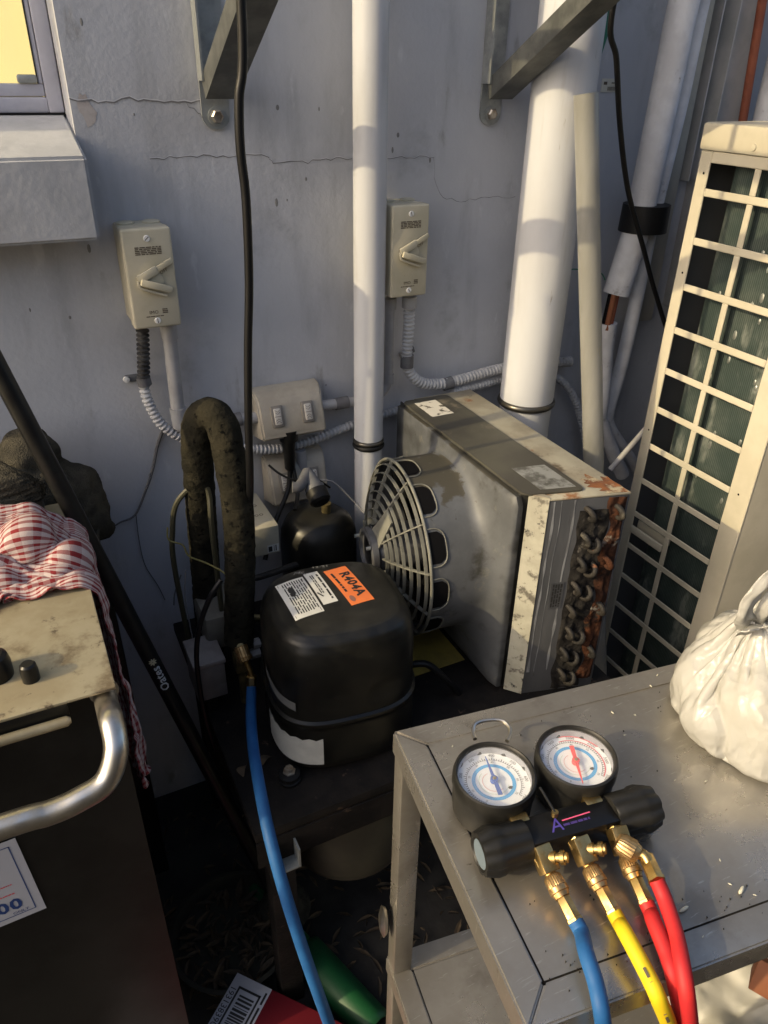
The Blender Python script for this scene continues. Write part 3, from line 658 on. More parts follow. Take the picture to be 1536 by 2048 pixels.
MB().tube([a+V((0, 0, .010)), a, a-V((0, 0, .012)), a-V((0, 0, .014)), b, b-V((0, 0, .006))], [0.019, 0.019, 0.017, 0.012, 0.010, 0.006], 16).build('plug_body', M_black, pl)
MB().tube(crv([b, onY(576, 980, -.06), onY(556, 1030, -.09), onY(540, 1075, -.12), onY(530, 1120, -.14)], 8), 0.0045, 10).build('flex', M_cable, pl)
MB().tube(crv([b+V((0.006, 0, 0)), onY(595, 985, -.07), onY(590, 1020, -.10)], 8), 0.004, 10).build('flex', M_cable, pl)
MB().cyl(onY(600, 900, -.03), onY(604, 935, -.03), 0.011, 16).build('conduit_stub', M_grey, pl)

# hanging black cables
mb = MB().tube(crv([V((0.292, -.300, 1.95)), onY(482, 0, -.30), onY(478, 200, -.30), onY(481, 300, -.30), onY(492, 400, -.30), onY(498, 560, -.30), onY(496, 700, -.30), onY(497, 850, -.30), onY(500, 960, -.295), onY(498, 1040, -.26)], 10), 0.0056, 12)
tag(mb.build('hanging_cable', M_cable), 'black cable hanging straight down left of the thin white pipe', 'cable')
mb = MB().tube(crv([V((0.93, -.19, 1.75)), onY(1225, 20, -.16), onY(1233, 120, -.15), onY(1240, 250, -.14), onY(1256, 380, -.13), onY(1285, 490, -.13), onY(1312, 590, -.13), onY(1345, 680, -.14), onY(1400, 730, -.16)], 10), 0.0048, 12)
tag(mb.build('slanting_cable', M_cable), 'black cable crossing the taped lagged pipes towards the grille', 'cable')

# clear tube leaning by the thick pipe
t = thing('yellowed_tube', 'yellowed translucent plastic tube standing open beside the thick pipe', 'tube', (1.0, -.26, 0.0))
a = onY(1172, 187, -.17); b = onY(1187, 920, -.25); d = (b-a).normalized(); e = a+d*(a.z/-d.z)
mb = MB(); R0, R1 = 0.0195, 0.0165
zq = -d; xq = zq.orthogonal().normalized(); yq = zq.cross(xq); Mq = Matrix((xq, yq, zq)).transposed().to_4x4(); Mq.translation = e
L = (a-e).length
mb.lathe([(R0, 0.0), (R0, L), (R1, L), (R1, L-0.25)], Mq, 28).build('tube_wall', M_tubeclear, t)

# lagged refrigerant pipes with tape
t = thing('lagged_pipes', 'pair of grey white lagged pipes bound with black tape', 'pipe', (1.13, -.08, 0.7))
Lc = [(1369, 0), (1338, 150), (1290, 380), (1284, 412), (1270, 470), (1232, 588)]
MB().tube(crv([V((1.17, -.085, 1.85))]+[onY(x, y, -.085) for x, y in Lc], 6), 0.0262, 24).build('large_lagging', M_wfoam, t)
Rc = [(1404, 0), (1362, 200), (1314, 400), (1296, 480), (1268, 620), (1240, 740), (1222, 800), (1213, 838)]
MB().tube(crv([V((1.21, -.072, 1.85))]+[onY(x, y, -.072) for x, y in Rc], 6), 0.0145, 18).build('small_lagging', M_wfoam, t)
MB().tube(crv([onY(1215, 645, -.085), onY(1207, 700, -.085), onY(1203, 770, -.085), onY(1196, 830, -.085)], 6), 0.020, 20).build('lower_lagging', M_wfoam, t)
for k, (dx, mt_) in enumerate(((-8, M_dark), (4, M_orange), (-1, M_brown))):
    MB().cyl(onY(1233+dx, 575, -.088-.004*k), onY(1214+dx, 660, -.088-.004*k), 0.006, 10).build('bare_wire', mt_, t)
mb = MB(); ta, tb = onY(1294, 408, -.081), onY(1284, 462, -.081)
dd = (tb-ta).normalized()
for i in range(1):
    xx = V((0, 1, 0)).cross(dd).normalized()
    ring = []; n_ = 28
    for k in range(n_):
        a_ = 2*PI*k/n_; ring.append((math.cos(a_)*0.046, math.sin(a_)*0.044))
    vs = [ta+xx*u+V((0, 1, 0))*v for u, v in ring]+[tb+xx*u*1.03+V((0, 1, 0))*v*1.03 for u, v in ring]
    mb.add(vs, [(k, (k+1) % n_, n_+(k+1) % n_, n_+k) for k in range(n_)]+[tuple(reversed(range(n_))), tuple(range(n_, 2*n_))])
mb.build('tape', M_rubber, t)
MB().tube(crv([onY(1213, 838, -.072), onY(1225, 865, -.072), onY(1262, 920, -.075), onY(1300, 985, -.08)], 6), 0.0135, 16).build('lower_bend', M_wfoam, t)
MB().tube(crv([onY(1196, 828, -.085), onY(1215, 880, -.085), onY(1245, 950, -.09)], 6), 0.0155, 16).build('lower_bend', M_wfoam, t)
tag(MB().cyl(onY(1220, 940, -.16), onY(1330, 815, -.16), 0.0065, 12).build('grey_tube', M_grey), 'thin grey tube slanting behind the air conditioner grille', 'tube')

# trims and pipes on the wall at the right
a = onY(1422, 0, -.03); 
MB1 = MB().box((1.228, -.032, 0.978), (1.268, -.0005, 3.0), 0.002); tag(MB1.build('beige_trim', M_trim), 'flat beige trim strip running down the wall', 'trim')
t = thing('grey_channel', 'folded grey metal channel on the wall behind the air conditioner', 'channel', (1.31, 0, 1.26))
MB().box((1.283, -.040, 1.262), (1.286, -.0005, 3.0), 0).box((1.286, -.0075, 1.262), (1.318, -.0045, 3.0), 0).build('back', M_chan, t)
MB().box((1.3185, -.046, 1.262), (1.3215, -.0005, 3.0), 0).build('edge', M_chan, t)
MB().box((1.3225, -.030, 1.0), (1.40, -.0005, 3.0), 0.002).build('side_panel', M_chan, t)
tag(MB().cyl(onY(1508, 0, -.05)+V((-.02, 0, .4)), onY(1448, 470, -.05), 0.0085, 14).build('orange_pipe', M_orange), 'thin rusty orange pipe behind the air conditioner top', 'pipe')
tag(MB().cyl((1.452, -.062, 0.0), (1.452, -.062, 3.0), 0.034, 32).build('lagged_riser', M_wfoam), 'white lagged riser at the right edge of the photo', 'pipe')
# paper label and strap
t = tag(MB().box((1.058, -.0012, 1.418), (1.098, -.0003, 1.440), 0).build('wall_label', M_paper), 'small paper label with bar code on the wall', 'label')
rr = random.Random(4); bars = []
u = -.006
while u < .015:
    w_ = rr.uniform(.0006, .0014); bars.append(rect2d(u, -.0085, u+w_, -.002)); u += w_+rr.uniform(.0006, .0012)
bars += [rect2d(-.016, .001, -.008, .006), rect2d(.002, .003, .012, .005)]
decal('bar_code', bars, flat((1.078, -.0012, 1.429), (1, 0, 0), (0, 0, 1)), M_print, t)
mb = MB(); s1 = [onY(1224, 10, -.03), onY(1226, 40, -.03), onY(1190, 150, -.03), onY(1195, 60, -.03)]
mb.add([p for p in s1]+[p+V((0, .002, 0)) for p in s1], [(0, 1, 2, 3), (7, 6, 5, 4), (0, 4, 5, 1), (1, 5, 6, 2), (2, 6, 7, 3), (3, 7, 4, 0)])
tag(mb.build('green_strap', M_green, smooth=0), 'green strap behind the thick white pipe', 'strap')
mb = MB().tube(crv([onY(1125, 560, -.05), onY(1140, 540, -.03), onY(1165, 540, -.02), onY(1200, 545, -.02), onY(1210, 560, -.02)], 6), 0.0013, 6)
tag(mb.build('green_string', M_green), 'thin green string snagged behind the yellowed tube', 'string')

# dried vine on the wall
mb = MB()
vp = [(328, 855), (315, 890), (305, 940), (290, 985), (270, 1030), (240, 1045), (215, 1062)]
mb.tube(crv([onY(x, y, -.004) for x, y in vp], 6), [0.0032*(1-0.018*i) if i < 40 else 0.001 for i in range(37)], 6)
mb.tube(crv([onY(x, y, -.003) for x, y in ((272, 1030), (278, 1080), (290, 1130), (315, 1170), (330, 1200))], 6), 0.0009, 5)
for x, y in ((314, 892), (300, 950), (293, 975), (306, 932)): 
    q = onY(x, y, -.004); mb.add([(q.x-.003, -.006, q.z), (q.x+.003, -.006, q.z+.001), (q.x, -.004, q.z+.004), (q.x, -.009, q.z)], [(0, 1, 2), (0, 1, 3), (1, 2, 3), (0, 2, 3)])
tag(mb.build('dried_vine', M_vine), 'dried bare vine tendril clinging to the wall', 'vine')

# ================================================================== AIR CONDITIONER AT THE RIGHT
ac = thing('air_conditioner', 'ivory outdoor air conditioner with square wire guard over dark coil', 'air conditioner', (1.5, -.36, 0.08))
AX, Y0, Y1, ZT, ZB = 1.10, -.228, -.502, 1.382, 0.08
MB().box((AX-.004, Y1-.004, ZT-.042), (1.95, Y0+.004, ZT), 0.005).build('top_cover', M_accase, ac)
def acpost(name, ya, yb, za, zb, mt_=M_accase, x0=AX, x1=AX+.004): return MB().box((x0, min(ya, yb), za), (x1, max(ya, yb), zb), 0.0012, seg=1).build(name, mt_, ac)
acpost('corner_post', Y0, -.252, ZB, ZT-.0425); acpost('corner_post', -.4575, Y1, ZB, ZT-.0425)
acpost('guard_rail', -.2525, -.457, 1.322, ZT-.0425)
rows = [1.276-.0797*i for i in range(15)]
for z_ in rows:
    MB().box((AX, -.457, z_-.0062), (AX+.0035, -.2525, z_+.0062), 0.0012, seg=1).build('guard_bar', M_accase, ac)
zz = [1.322]+rows
for a_, b_ in zip(zz[:-1], zz[1:]):
    MB().box((AX+.0003, -.3555, b_+.0064), (AX+.0033, -.3435, a_-(.0064 if a_ != 1.322 else .0002)), 0.001, seg=1).build('guard_upright', M_accase, ac)
MB().box((AX+.0045, Y1, ZB), (1.95, Y1+.003, ZT-.0425), 0.001).build('front_panel', M_accase, ac)
MB().box((AX+.02, Y0-.004, ZB), (1.95, Y0-.0005, ZT-.0425), 0).build('rear_panel', mat('rear_panel_grey', (0.07, 0.072, 0.075), rough=.8), ac)
MB().box((AX, Y1-.002, 0.02), (1.95, Y0+.002, ZB-.001), 0.003).build('base_pan', M_accase, ac)
mb = MB(); vs = []; prof = [(AX+.12, -.266), (AX+.07, -.267), (AX+.040, -.272), (AX+.029, -.282), (AX+.025, -.30), (AX+.025, -.49)]
for (x, y) in prof: vs += [(x, y, ZB+.01), (x, y, ZT-.046)]
mb.add(vs, [(2*i, 2*i+2, 2*i+3, 2*i+1) for i in range(len(prof)-1)]).build('coil', M_coil, ac, 60)
mb = MB(); rr = random.Random(12)
for k in range(26):
    y, z_ = rr.uniform(-.45, -.31), rr.uniform(.75, 1.3); w_ = rr.uniform(.002, .005)
    mb.lathe([(w_, 0), (w_*.6, .0008), (0, .001)], Matrix.Translation((AX+.0248, y, z_)) @ Matrix.Rotation(-PI/2, 4, 'Y') @ Matrix.Diagonal((2.2, 1, 1, 1)), 8)
mb.build('flattened_fins', mat('bare_fin', (0.42, 0.45, 0.43), rough=0.35, metal=0.8), ac, kind='stuff')
MB().box((AX+.012, -.34, .600), (AX+.03, -.2555, .622), 0.002).box((AX-.006, -.345, .596), (AX-.0005, -.2555, .612), 0.001).build('hinge_strip', M_accase, ac)
MB().lathe([(.0055, 0), (.005, .002), (0, .0025)], Matrix.Translation((AX-.0042, -.335, 1.352)) @ Matrix.Rotation(-PI/2, 4, 'Y'), 14).build('screw', M_accase, ac)
for y, z_ in ((-.243, 1.305), (-.243, 1.14), (-.243, .83), (-.478, .80), (-.478, 1.1)):
    MB().lathe([(.0022, 0), (0, .0006)], Matrix.Translation((AX-.0001, y, z_)) @ Matrix.Rotation(-PI/2, 4, 'Y'), 8).build('screw_hole', M_dark, ac)

# ================================================================== CONDENSING UNIT
cu = thing('condensing_unit', 'condensing unit with black compressor, caged fan and rusty condenser coil', 'condensing unit', (0.47, -.3, 0.5))
CX0, CX1, CY0, CY1, CZ0, CZ1 = 0.630, 0.786, -.500, -.055, 0.505, 0.900
# base plate and stand
MB().box((0.150, -.560, 0.485), (0.83, -.035, 0.5045), 0.002).build('base_plate', M_base, cu)
MB().box((0.150, -.5625, 0.43), (0.83, -.5595, 0.4845), 0).build('base_lip', M_base, cu)
for x in (0.19, 0.78):
    for y in (-.53, -.07): MB().box((x-.02, y-.02, 0.0), (x+.02, y+.02, 0.4843), 0.002).build('stand_leg', M_base, cu)
MB().box((0.175, -.585, 0.43), (0.178, -.5632, 0.47), 0).box((0.178, -.585, 0.43), (0.205, -.5632, 0.433), 0).box((0.205, -.585, 0.43), (0.208, -.5632, 0.47), 0).build('foot_clip', M_galv, cu)
# coil case
MB().box((CX0+.030, CY0+.0022, CZ0), (CX1-.002, CY1, CZ1-.0045), 0).build('coil_case', M_endplate, cu)
MB().prism([(CX0+.008, CY0+.018), (CX0+.0290, CY0-.001), (CX0+.0290, CY0+.012), (CX0+.016, CY0+.024)], CZ1-.001-CZ0, Matrix.Translation((0, 0, CZ0))).build('corner_flange', M_flange, cu, 0)
MB().box((CX0+.030, CY0, CZ0), (CX1, CY0+.0019, CZ1-.0048), 0.0008).build('end_plate', M_endplate, cu)
MB().box((CX0+.0005, CY0+.0305, CZ0), (CX0+.0029, CY1, CZ1-.002), 0).build('shroud_back', M_shroud, cu)
MB().box((CX0+.0295, CY0-.001, CZ1-.0043), (CX1+.001, CY1-.001, CZ1-.0005), 0.0012).build('coil_top', M_toplight, cu)
# oily top cover with rounded corners
poly = []
def rounded(x0, x1, y0, y1, r):
    out = []
    for cx, cy, a0 in ((x1-r, y1-r, 0), (x0+r, y1-r, 90), (x0+r, y0+r, 180), (x1-r, y0+r, 270)):
        for k in range(7):
            a = math.radians(a0+15*k); out.append((cx+r*math.cos(a), cy+r*math.sin(a)))
    return out
MB().prism(rounded(CX0-.002, CX0+.095, CY0+.014, CY1-.012, .012), .0028, Matrix.Translation((0, 0, CZ1))).build('top_cover', M_top, cu)
MB().prism([(CX0-.001, CY0+.030), (CX0+.0078, CY0+.0178), (CX0+.0292, CY0-.0012), (CX0+.0292, CY0+.0135), (CX0+.012, CY0+.0305)], .002, Matrix.Translation((0, 0, CZ1-.0008))).build('cover_lip', M_toplight, cu)
MB().box((CX0-.001, CY0+.0245, CZ0), (CX0+.0155, CY0+.0302, CZ1-.0012), .001).build('side_channel', M_shroud, cu)
# worn stickers
M_wornw = mat('worn_sticker', (0.58, 0.56, 0.50), (0.10, 0.09, 0.07), 60, 0.52, 0.60, rough=0.7)
M_worns = mat('worn_foil', (0.30, 0.31, 0.30), (0.10, 0.10, 0.09), 38, 0.42, 0.60, rough=0.45, metal=0.3)
MB().box((.645, -.155, CZ1+.0029), (.69, -.085, CZ1+.0034), 0).build('worn_sticker', M_wornw, cu)
MB().box((.660, -.475, CZ1+.0029), (.716, -.395, CZ1+.0033), 0).build('worn_foil_sticker', M_worns, cu)
# shroud: rectangle flaring to a ring
FCY, FCZ, FR, FXr = -.282, .722, .155, 0.524
mb = MB(); n_ = 96; secs = []
def rectpt(a):
    y0, y1, z0, z1 = CY0+.036, CY1-.004, CZ0+.004, CZ1-.004
    c_, s_ = math.cos(a), math.sin(a)
    hy = (y1-FCY) if c_ > 0 else (FCY-y0); hz = (z1-FCZ) if s_ > 0 else (FCZ-z0)
    k = min(hy/abs(c_) if abs(c_) > 1e-6 else 9, hz/abs(s_) if abs(s_) > 1e-6 else 9)
    return V((c_*k, s_*k))
for (x, t_) in ((CX0+.0005, 0), (CX0-.008, .01), (CX0-.010, .05), (CX0-.0115, .18), (CX0-.0135, .42), (CX0-.0165, .70), (CX0-.021, .90), (CX0-.027, .985), (CX0-.034, 1), (FXr+.03, 1), (FXr, 1)):
    ring = []
    for k in range(n_):
        a = 2*PI*k/n_; rp = rectpt(a); q = rp.lerp(V((math.cos(a), math.sin(a)))*FR, t_); ring.append((x, FCY+q.x, FCZ+q.y))
    secs.append(ring)
for x, r in ((FXr-.001, FR-.003), (CX0-.036, FR-.003)):
    secs.append([(x, FCY+math.cos(2*PI*k/n_)*r, FCZ+math.sin(2*PI*k/n_)*r) for k in range(n_)])
for s_ in secs: mb.v += s_
for i in range(len(secs)-1):
    for k in range(n_): mb.f.append((i*n_+k, i*n_+(k+1) % n_, (i+1)*n_+(k+1) % n_, (i+1)*n_+k))
mb.build('fan_shroud', M_shroud, cu, 40)
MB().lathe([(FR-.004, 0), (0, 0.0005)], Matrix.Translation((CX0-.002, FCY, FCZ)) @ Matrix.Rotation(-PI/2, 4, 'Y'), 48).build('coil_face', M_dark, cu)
# fan grille: domed cage
def fanpt(r, a, x): return V((x, FCY+r*math.cos(a), FCZ+r*math.sin(a)))
def domex(r): return FXr-.006-.046*(1-(r/FR)**2)
gr = MB()
gr.tube([fanpt(FR+.001, 2*PI*k/72, FXr-.003) for k in range(73)], .0028, 8)
fg = gr.build('fan_grille', M_grille, cu)
for r in (.058, .073, .088, .103, .118, .133, .147):
    o = MB(); x_ = domex(r); vs = []; n2 = 96
    for k in range(n2):
        a = 2*PI*k/n2
        vs += [fanpt(r, a, x_-.001), fanpt(r+.0016, a, x_-.001), fanpt(r+.0016, a, x_+.0045), fanpt(r, a, x_+.0045)]
    fs = []
    for k in range(n2):
        b_ = 4*k; c_ = 4*((k+1) % n2)
        for q in range(4): fs.append((b_+q, b_+(q+1) % 4, c_+(q+1) % 4, c_+q))
    o.add(vs, fs).build('ring', M_grille, fg)
for k in range(12):
    a = 2*PI*(k+.5)/12; o = MB()
    pts = [fanpt(r, a, domex(r)-.0015) for r in (.048, .07, .095, .12, .14, FR)]
    pts2 = [q+V((.007, 0, 0)) for q in pts]; off = fanpt(1, a+PI/2, 0)-fanpt(0, 0, 0); off.x = 0; off = off.normalized()*.0011
    vs = []
    for q, q2 in zip(pts, pts2): vs += [q-off, q+off, q2+off, q2-off]
    fs = []
    for i in range(len(pts)-1):
        for j in range(4): fs.append((4*i+j, 4*i+(j+1) % 4, 4*i+4+(j+1) % 4, 4*i+4+j))
    o.add(vs, fs+[(0, 1, 2, 3), (23, 22, 21, 20)]).build('rib', M_grille, fg)
    # loop lug clasping the shroud between two ribs
    o = MB(); loop = []
    for (ta, xx) in ((.06, 0), (.06, .016), (.10, .026), (.18, .030), (.33, .030), (.41, .026), (.45, .016), (.45, 0)):
        loop.append(fanpt(FR+.0012, a+ta, FXr-.003+xx))
    o.tube(crv(loop, 4), .0011, 6).build('lug', M_grille, fg)
    vs = []
    for i in range(13):
        tt = .09+.33*i/12; e_ = min(i, 12-i); xm_ = .025-(.010 if e_ == 0 else .004 if e_ == 1 else .001 if e_ == 2 else 0)
        vs += [fanpt(FR+.0009, a+tt, FXr-.001), fanpt(FR+.0009, a+tt, FXr+xm_)]
    MB().add(vs, [(2*i, 2*i+2, 2*i+3, 2*i+1) for i in range(12)]).build('slot', M_dark, fg, 0)
# triangular motor carrier plates
for k in range(3):
    a = PI/2+0.42+2*PI*k/3
    P = [fanpt(.040, a-.55, domex(.04)-.004), fanpt(.040, a+.55, domex(.04)-.004), fanpt(.100, a+.13, domex(.100)-.004), fanpt(.100, a-.13, domex(.100)-.004)]
    o = MB(); q = [p_+V((.003, 0, 0)) for p_ in P]
    o.add(P+q, [(0, 1, 2, 3), (7, 6, 5, 4), (0, 4, 5, 1), (1, 5, 6, 2), (2, 6, 7, 3), (3, 7, 4, 0)]).build('motor_arm', M_grille, fg, 0)
hx = domex(0)
MR = Matrix.Translation((0, FCY, FCZ)) @ Matrix.Rotation(-PI/2, 4, 'Y')
def hub(name, prof, mt_): 
    return MB().lathe([(r, -x) for r, x in prof], MR, 36).build(name, mt_, cu, 40)
hub('fan_motor', [(.030, .60), (.043, .595), (.043, hx+.018), (.040, hx+.004), (.044, hx), (.044, hx-.010), (.036, hx-.012), (.034, hx-.006), (.020, hx-.004), (0, hx-.004)], mat('motor_grey', (0.10, 0.105, 0.115), (0.07, 0.07, 0.075), 40, rough=0.5))
hub('motor_recess', [(.030, hx-.0045), (.029, hx-.0055), (0, hx-.0055)], M_black)
for k in range(3):
    a = .3+2*PI*k/3; q = fanpt(.040, a, hx-.012); MB().cyl(q, q+V((-.008, 0, 0)), .0035, 8).build('motor_nut', M_galv, cu)
for k in range(5):                                         # blades behind the cage
    a = 2*PI*k/5; o = MB(); vs = []
    for i in range(6):
        r = .045+.10*i/5
        for j in range(5):
            aa = a+(.02+.75*j/4)*(1-.15*i/5); vs.append(fanpt(r, aa, .575-.028*j/4))
    o.add(vs, [(5*i+j, 5*i+j+1, 5*i+6+j, 5*i+5+j) for i in range(5) for j in range(4)]).build('fan_blade', M_dark, cu)
# return bends on the end plate
rr = random.Random(2)
bends = []
for i in range(8):
    z_ = CZ1-.032-.0465*i
    for (x_, tilt) in ((.722, -.30), (.741, .30), (.768, -.25)):
        if x_ == .768 and i % 2: continue
        if rr.random() < .16: continue
        bends.append((x_+rr.uniform(-.002, .002), z_-(.012 if x_ == .741 else 0), tilt+rr.uniform(-.1, .1), x_ > .75))
for (x_, z_, tl, ru) in bends:
    o = MB(); pts = []
    for k in range(11):
        a = PI*k/10; u = math.cos(a)*.0105; y = CY0-.002-math.sin(a)*.012
        pts.append((x_+u*math.sin(tl), y, z_+u*math.cos(tl)))
    pts = [(pts[0][0], CY0+.001, pts[0][2])]+pts+[(pts[-1][0], CY0+.001, pts[-1][2])]
    o.tube(pts, .0043, 10).build('return_bend', M_rust if ru and rr.random() < .5 else M_bend, cu, 60)
# rust crusts on the end plate
mb = MB(); vs = []; nz_, nx_ = 46, 10
for j in range(nz_+1):
    for i in range(nx_+1):
        z_ = CZ0+.02+(CZ1-.006-CZ0-.02)*j/nz_; w_ = .020+.014*noise.noise(V((3.1, z_*22, 0))); x_ = CX1-.004-(w_+.006)*(1-i/nx_)
        e = 1-(2*abs(i/nx_-.5))**3
        y = CY0-.0004-.0075*max(0, .30+noise.noise(V((x_*95, z_*60, 1.7)))+.4*noise.noise(V((x_*260, z_*200, 4))))*e
        vs.append((x_, y, z_))
mb.add(vs, [(j*(nx_+1)+i, j*(nx_+1)+i+1, (j+1)*(nx_+1)+i+1, (j+1)*(nx_+1)+i) for j in range(nz_) for i in range(nx_)]).build('rust_crust', M_rust, cu, 60)
mb = MB(); vs = []; nx_, ny_ = 16, 24
for j in range(ny_+1):
    for i in range(nx_+1):
        u, v = i/nx_, j/ny_; x_ = CX1-.0005-.055*(1-u)*(0.75+.5*noise.noise(V((1, v*5, 0)))); y = CY0+.001+.075*v*(0.7+.5*noise.noise(V((u*4, 2, 0))))
        vs.append((x_, y, CZ1-.0004+.0014*max(0, .3+noise.noise(V((x_*90, y*90, 0))))))
mb.add(vs, [(j*(nx_+1)+i, j*(nx_+1)+i+1, (j+1)*(nx_+1)+i+1, (j+1)*(nx_+1)+i) for j in range(ny_) for i in range(nx_)]).build('rust_patch', mat('top_rust', (0.20, 0.075, 0.025), (0.11, 0.042, 0.02), 40, rough=0.9, spots=[((0.36, 0.31, 0.21), 20, 0.50, 0.60), ((0.05, 0.035, 0.028), 60, 0.60, 0.68), ((0.30, 0.16, 0.05), 90, 0.62, 0.70)]), cu, 60)
mb = MB(); rg = random.Random(8); M_grime = mat('grime', (0.030, 0.028, 0.026), (0.014, 0.013, 0.013), 60, rough=0.95, spec=0.1, bump=0.6, bscale=150, spots=[((0.14, 0.13, 0.115), 34, 0.62, 0.72)])
vs = []; nz_, nx_ = 70, 18
for j in range(nz_+1):
    for i in range(nx_+1):
        z_ = CZ0+.004+(CZ1-.03-CZ0)*j/nz_; x_ = .710+.050*i/nx_+.005*noise.noise(V((0, z_*30, i*.2)))
        e = 1-(2*abs(i/nx_-.5))**4
        vs.append((x_, CY0-.0003-.007*max(0, .10+noise.noise(V((x_*75, z_*48, 9.2)))+.35*noise.noise(V((x_*220, z_*180, 3))))*e, z_))
mb.add(vs, [(j*(nx_+1)+i, j*(nx_+1)+i+1, (j+1)*(nx_+1)+i+1, (j+1)*(nx_+1)+i) for j in range(nz_) for i in range(nx_)]).build('grime_crust', M_grime, cu, 70)
M_streak = mat('scale_streak', (0.24, 0.25, 0.265), (0.12, 0.125, 0.135), 60, 0.4, 0.62, rough=0.8, stretch=(1, 1, .25))
for x_, w_ in ((.668, .005), (.679, .0022), (.700, .006)):
    mb = MB(); vs = []
    for k in range(31):
        z_ = CZ1-.006-.34*k/30; xx = x_+.003*noise.noise(V((x_*90, k*.12, 0)))-.00006*k; ww = w_*(.55+.8*noise.noise(V((x_*40, k*.35, 0))))
        vs += [(xx-ww/2, CY0-.0004, z_), (xx+ww/2, CY0-.0004, z_)]
    mb.add(vs, [(2*i, 2*i+2, 2*i+3, 2*i+1) for i in range(30)]).build('scale_streak', M_streak, cu, 0)
rr = random.Random(9)
pl_ = MB().box((.682, CY0-.0012, .690), (.704, CY0-.0006, .742), 0).build('serial_plate', M_endplate, cu, 0)
decal('serial_print', scribble(4, .046, .017, rr), flat((.693, CY0-.0012, .716), (0, 0, -1), (1, 0, 0)), M_ink, pl_)
MB().lathe([(.006, 0), (.006, .003), (.0035, .0035), (.0035, .009), (0, .0095)], Matrix.Translation((CX0-.012, CY0+.042, .71)) @ Matrix.Rotation(-PI/2, 4, 'Y'), 6).build('side_bolt', M_steel, cu)
MB().box((.50, -.37, .5046), (.615, -.255, .5062), 0).build('yellow_sheet', M_ylw, cu)

FANROT = math.radians(7)
def swing(co, w_):
    c_, s_ = math.cos(FANROT*w_), math.sin(FANROT*w_); dx, dy = co.x-CX0, co.y-FCY
    return V((CX0+dx*c_+dy*s_, FCY-dx*s_+dy*c_, co.z))
for o in list(col.objects):
    nm = o.name.split('.')[0]
    if nm == 'fan_shroud' or o.parent is fg or (o.parent is cu and nm in ('fan_grille', 'fan_motor', 'motor_recess', 'motor_nut', 'fan_blade')):
        for v_ in o.data.vertices:
            k = 1.0 if nm != 'fan_shroud' else min(1, max(0, (CX0-.008-v_.co.x)/.024)); v_.co = swing(v_.co, k)
for o in list(col.objects):
    if o.parent is cu and o.name.split('.')[0] in ('coil_case', 'corner_flange', 'end_plate', 'shroud_back', 'coil_top', 'top_cover', 'cover_lip', 'worn_foil_sticker', 'side_channel', 'return_bend', 'rust_crust', 'rust_patch', 'grime_crust', 'scale_streak', 'serial_plate', 'side_bolt') or (o.parent and o.parent.name.startswith('serial_plate')):
        if o.data.get('skew'): continue
        o.data['skew'] = 1
        for v_ in o.data.vertices:
            k = min(1.3, max(0, (v_.co.y-CY1)/(CY0-CY1))); v_.co.y += k*(.020-.27*(v_.co.x-.632))
# compressor
KX, KY, KA, KB, KN, KR = .345, -.404, .115, .110, 3.1, -.12
prof = [(.5150, .90), (.5180, .97), (.530, 1.0), (.606, 1.0), (.609, 1.022), (.615, 1.022), (.618, .985), (.700, .978), (.724, .965), (.740, .935), (.752, .88), (.761, .78), (.7660, .6), (.7680, .4), (.7694, .2), (.7698, 0.0)]
def supr(a, n=KN): return (abs(math.cos(a))**n+abs(math.sin(a))**n)**(-1/n)
def comp_z(x, y):
    dx, dy = x-KX, y-KY; c_, s_ = math.cos(-KR), math.sin(-KR); lx, ly = (dx*c_-dy*s_)/KA, (dx*s_+dy*c_)/KB
    rho = math.hypot(lx, ly); sN = rho/supr(math.atan2(ly, lx))
    for (z0, s0), (z1, s1) in zip(prof[7:-1], prof[8:]):
        if s1 <= sN <= s0: return z0+(z1-z0)*(s0-sN)/(s0-s1)
    return .7698
mb = MB(); n_ = 72
fine = []
for (z0, s0), (z1, s1) in zip(prof[:-1], prof[1:]):
    st = 8 if (z1-z0) > .05 else 3
    for k in range(st): fine.append((z0+(z1-z0)*k/st, s0+(s1-s0)*k/st))
fine.append(prof[-1])
for z_, s_ in fine:
    for k in range(n_):
        a = 2*PI*k/n_; r = supr(a)*max(s_, .001)
        dim = .055*math.exp(-((a-PI*1.62)/.20)**2-((z_-.652)/.017)**2)+.02*math.exp(-((a-PI*1.42)/.25)**2-((z_-.655)/.02)**2)
        r *= 1-dim
        lx, ly = r*math.cos(a)*KA, r*math.sin(a)*KB; c_, s2 = math.cos(KR), math.sin(KR)
        mb.v.append((KX+lx*c_-ly*s2, KY+lx*s2+ly*c_, z_))
for i in range(len(fine)-1):
    for k in range(n_): mb.f.append((i*n_+k, i*n_+(k+1) % n_, (i+1)*n_+(k+1) % n_, (i+1)*n_+k))
mb.f.append(tuple(reversed(range(n_))))
comp = mb.build('compressor', M_comp, cu, 50)
def drape(O, ang, eps):
    c_, s_ = math.cos(ang), math.sin(ang)
    def f(u, v):
        x, y = O[0]+u*c_-v*s_, O[1]+u*s_+v*c_; return V((x, y, comp_z(x, y)+eps))
    return f
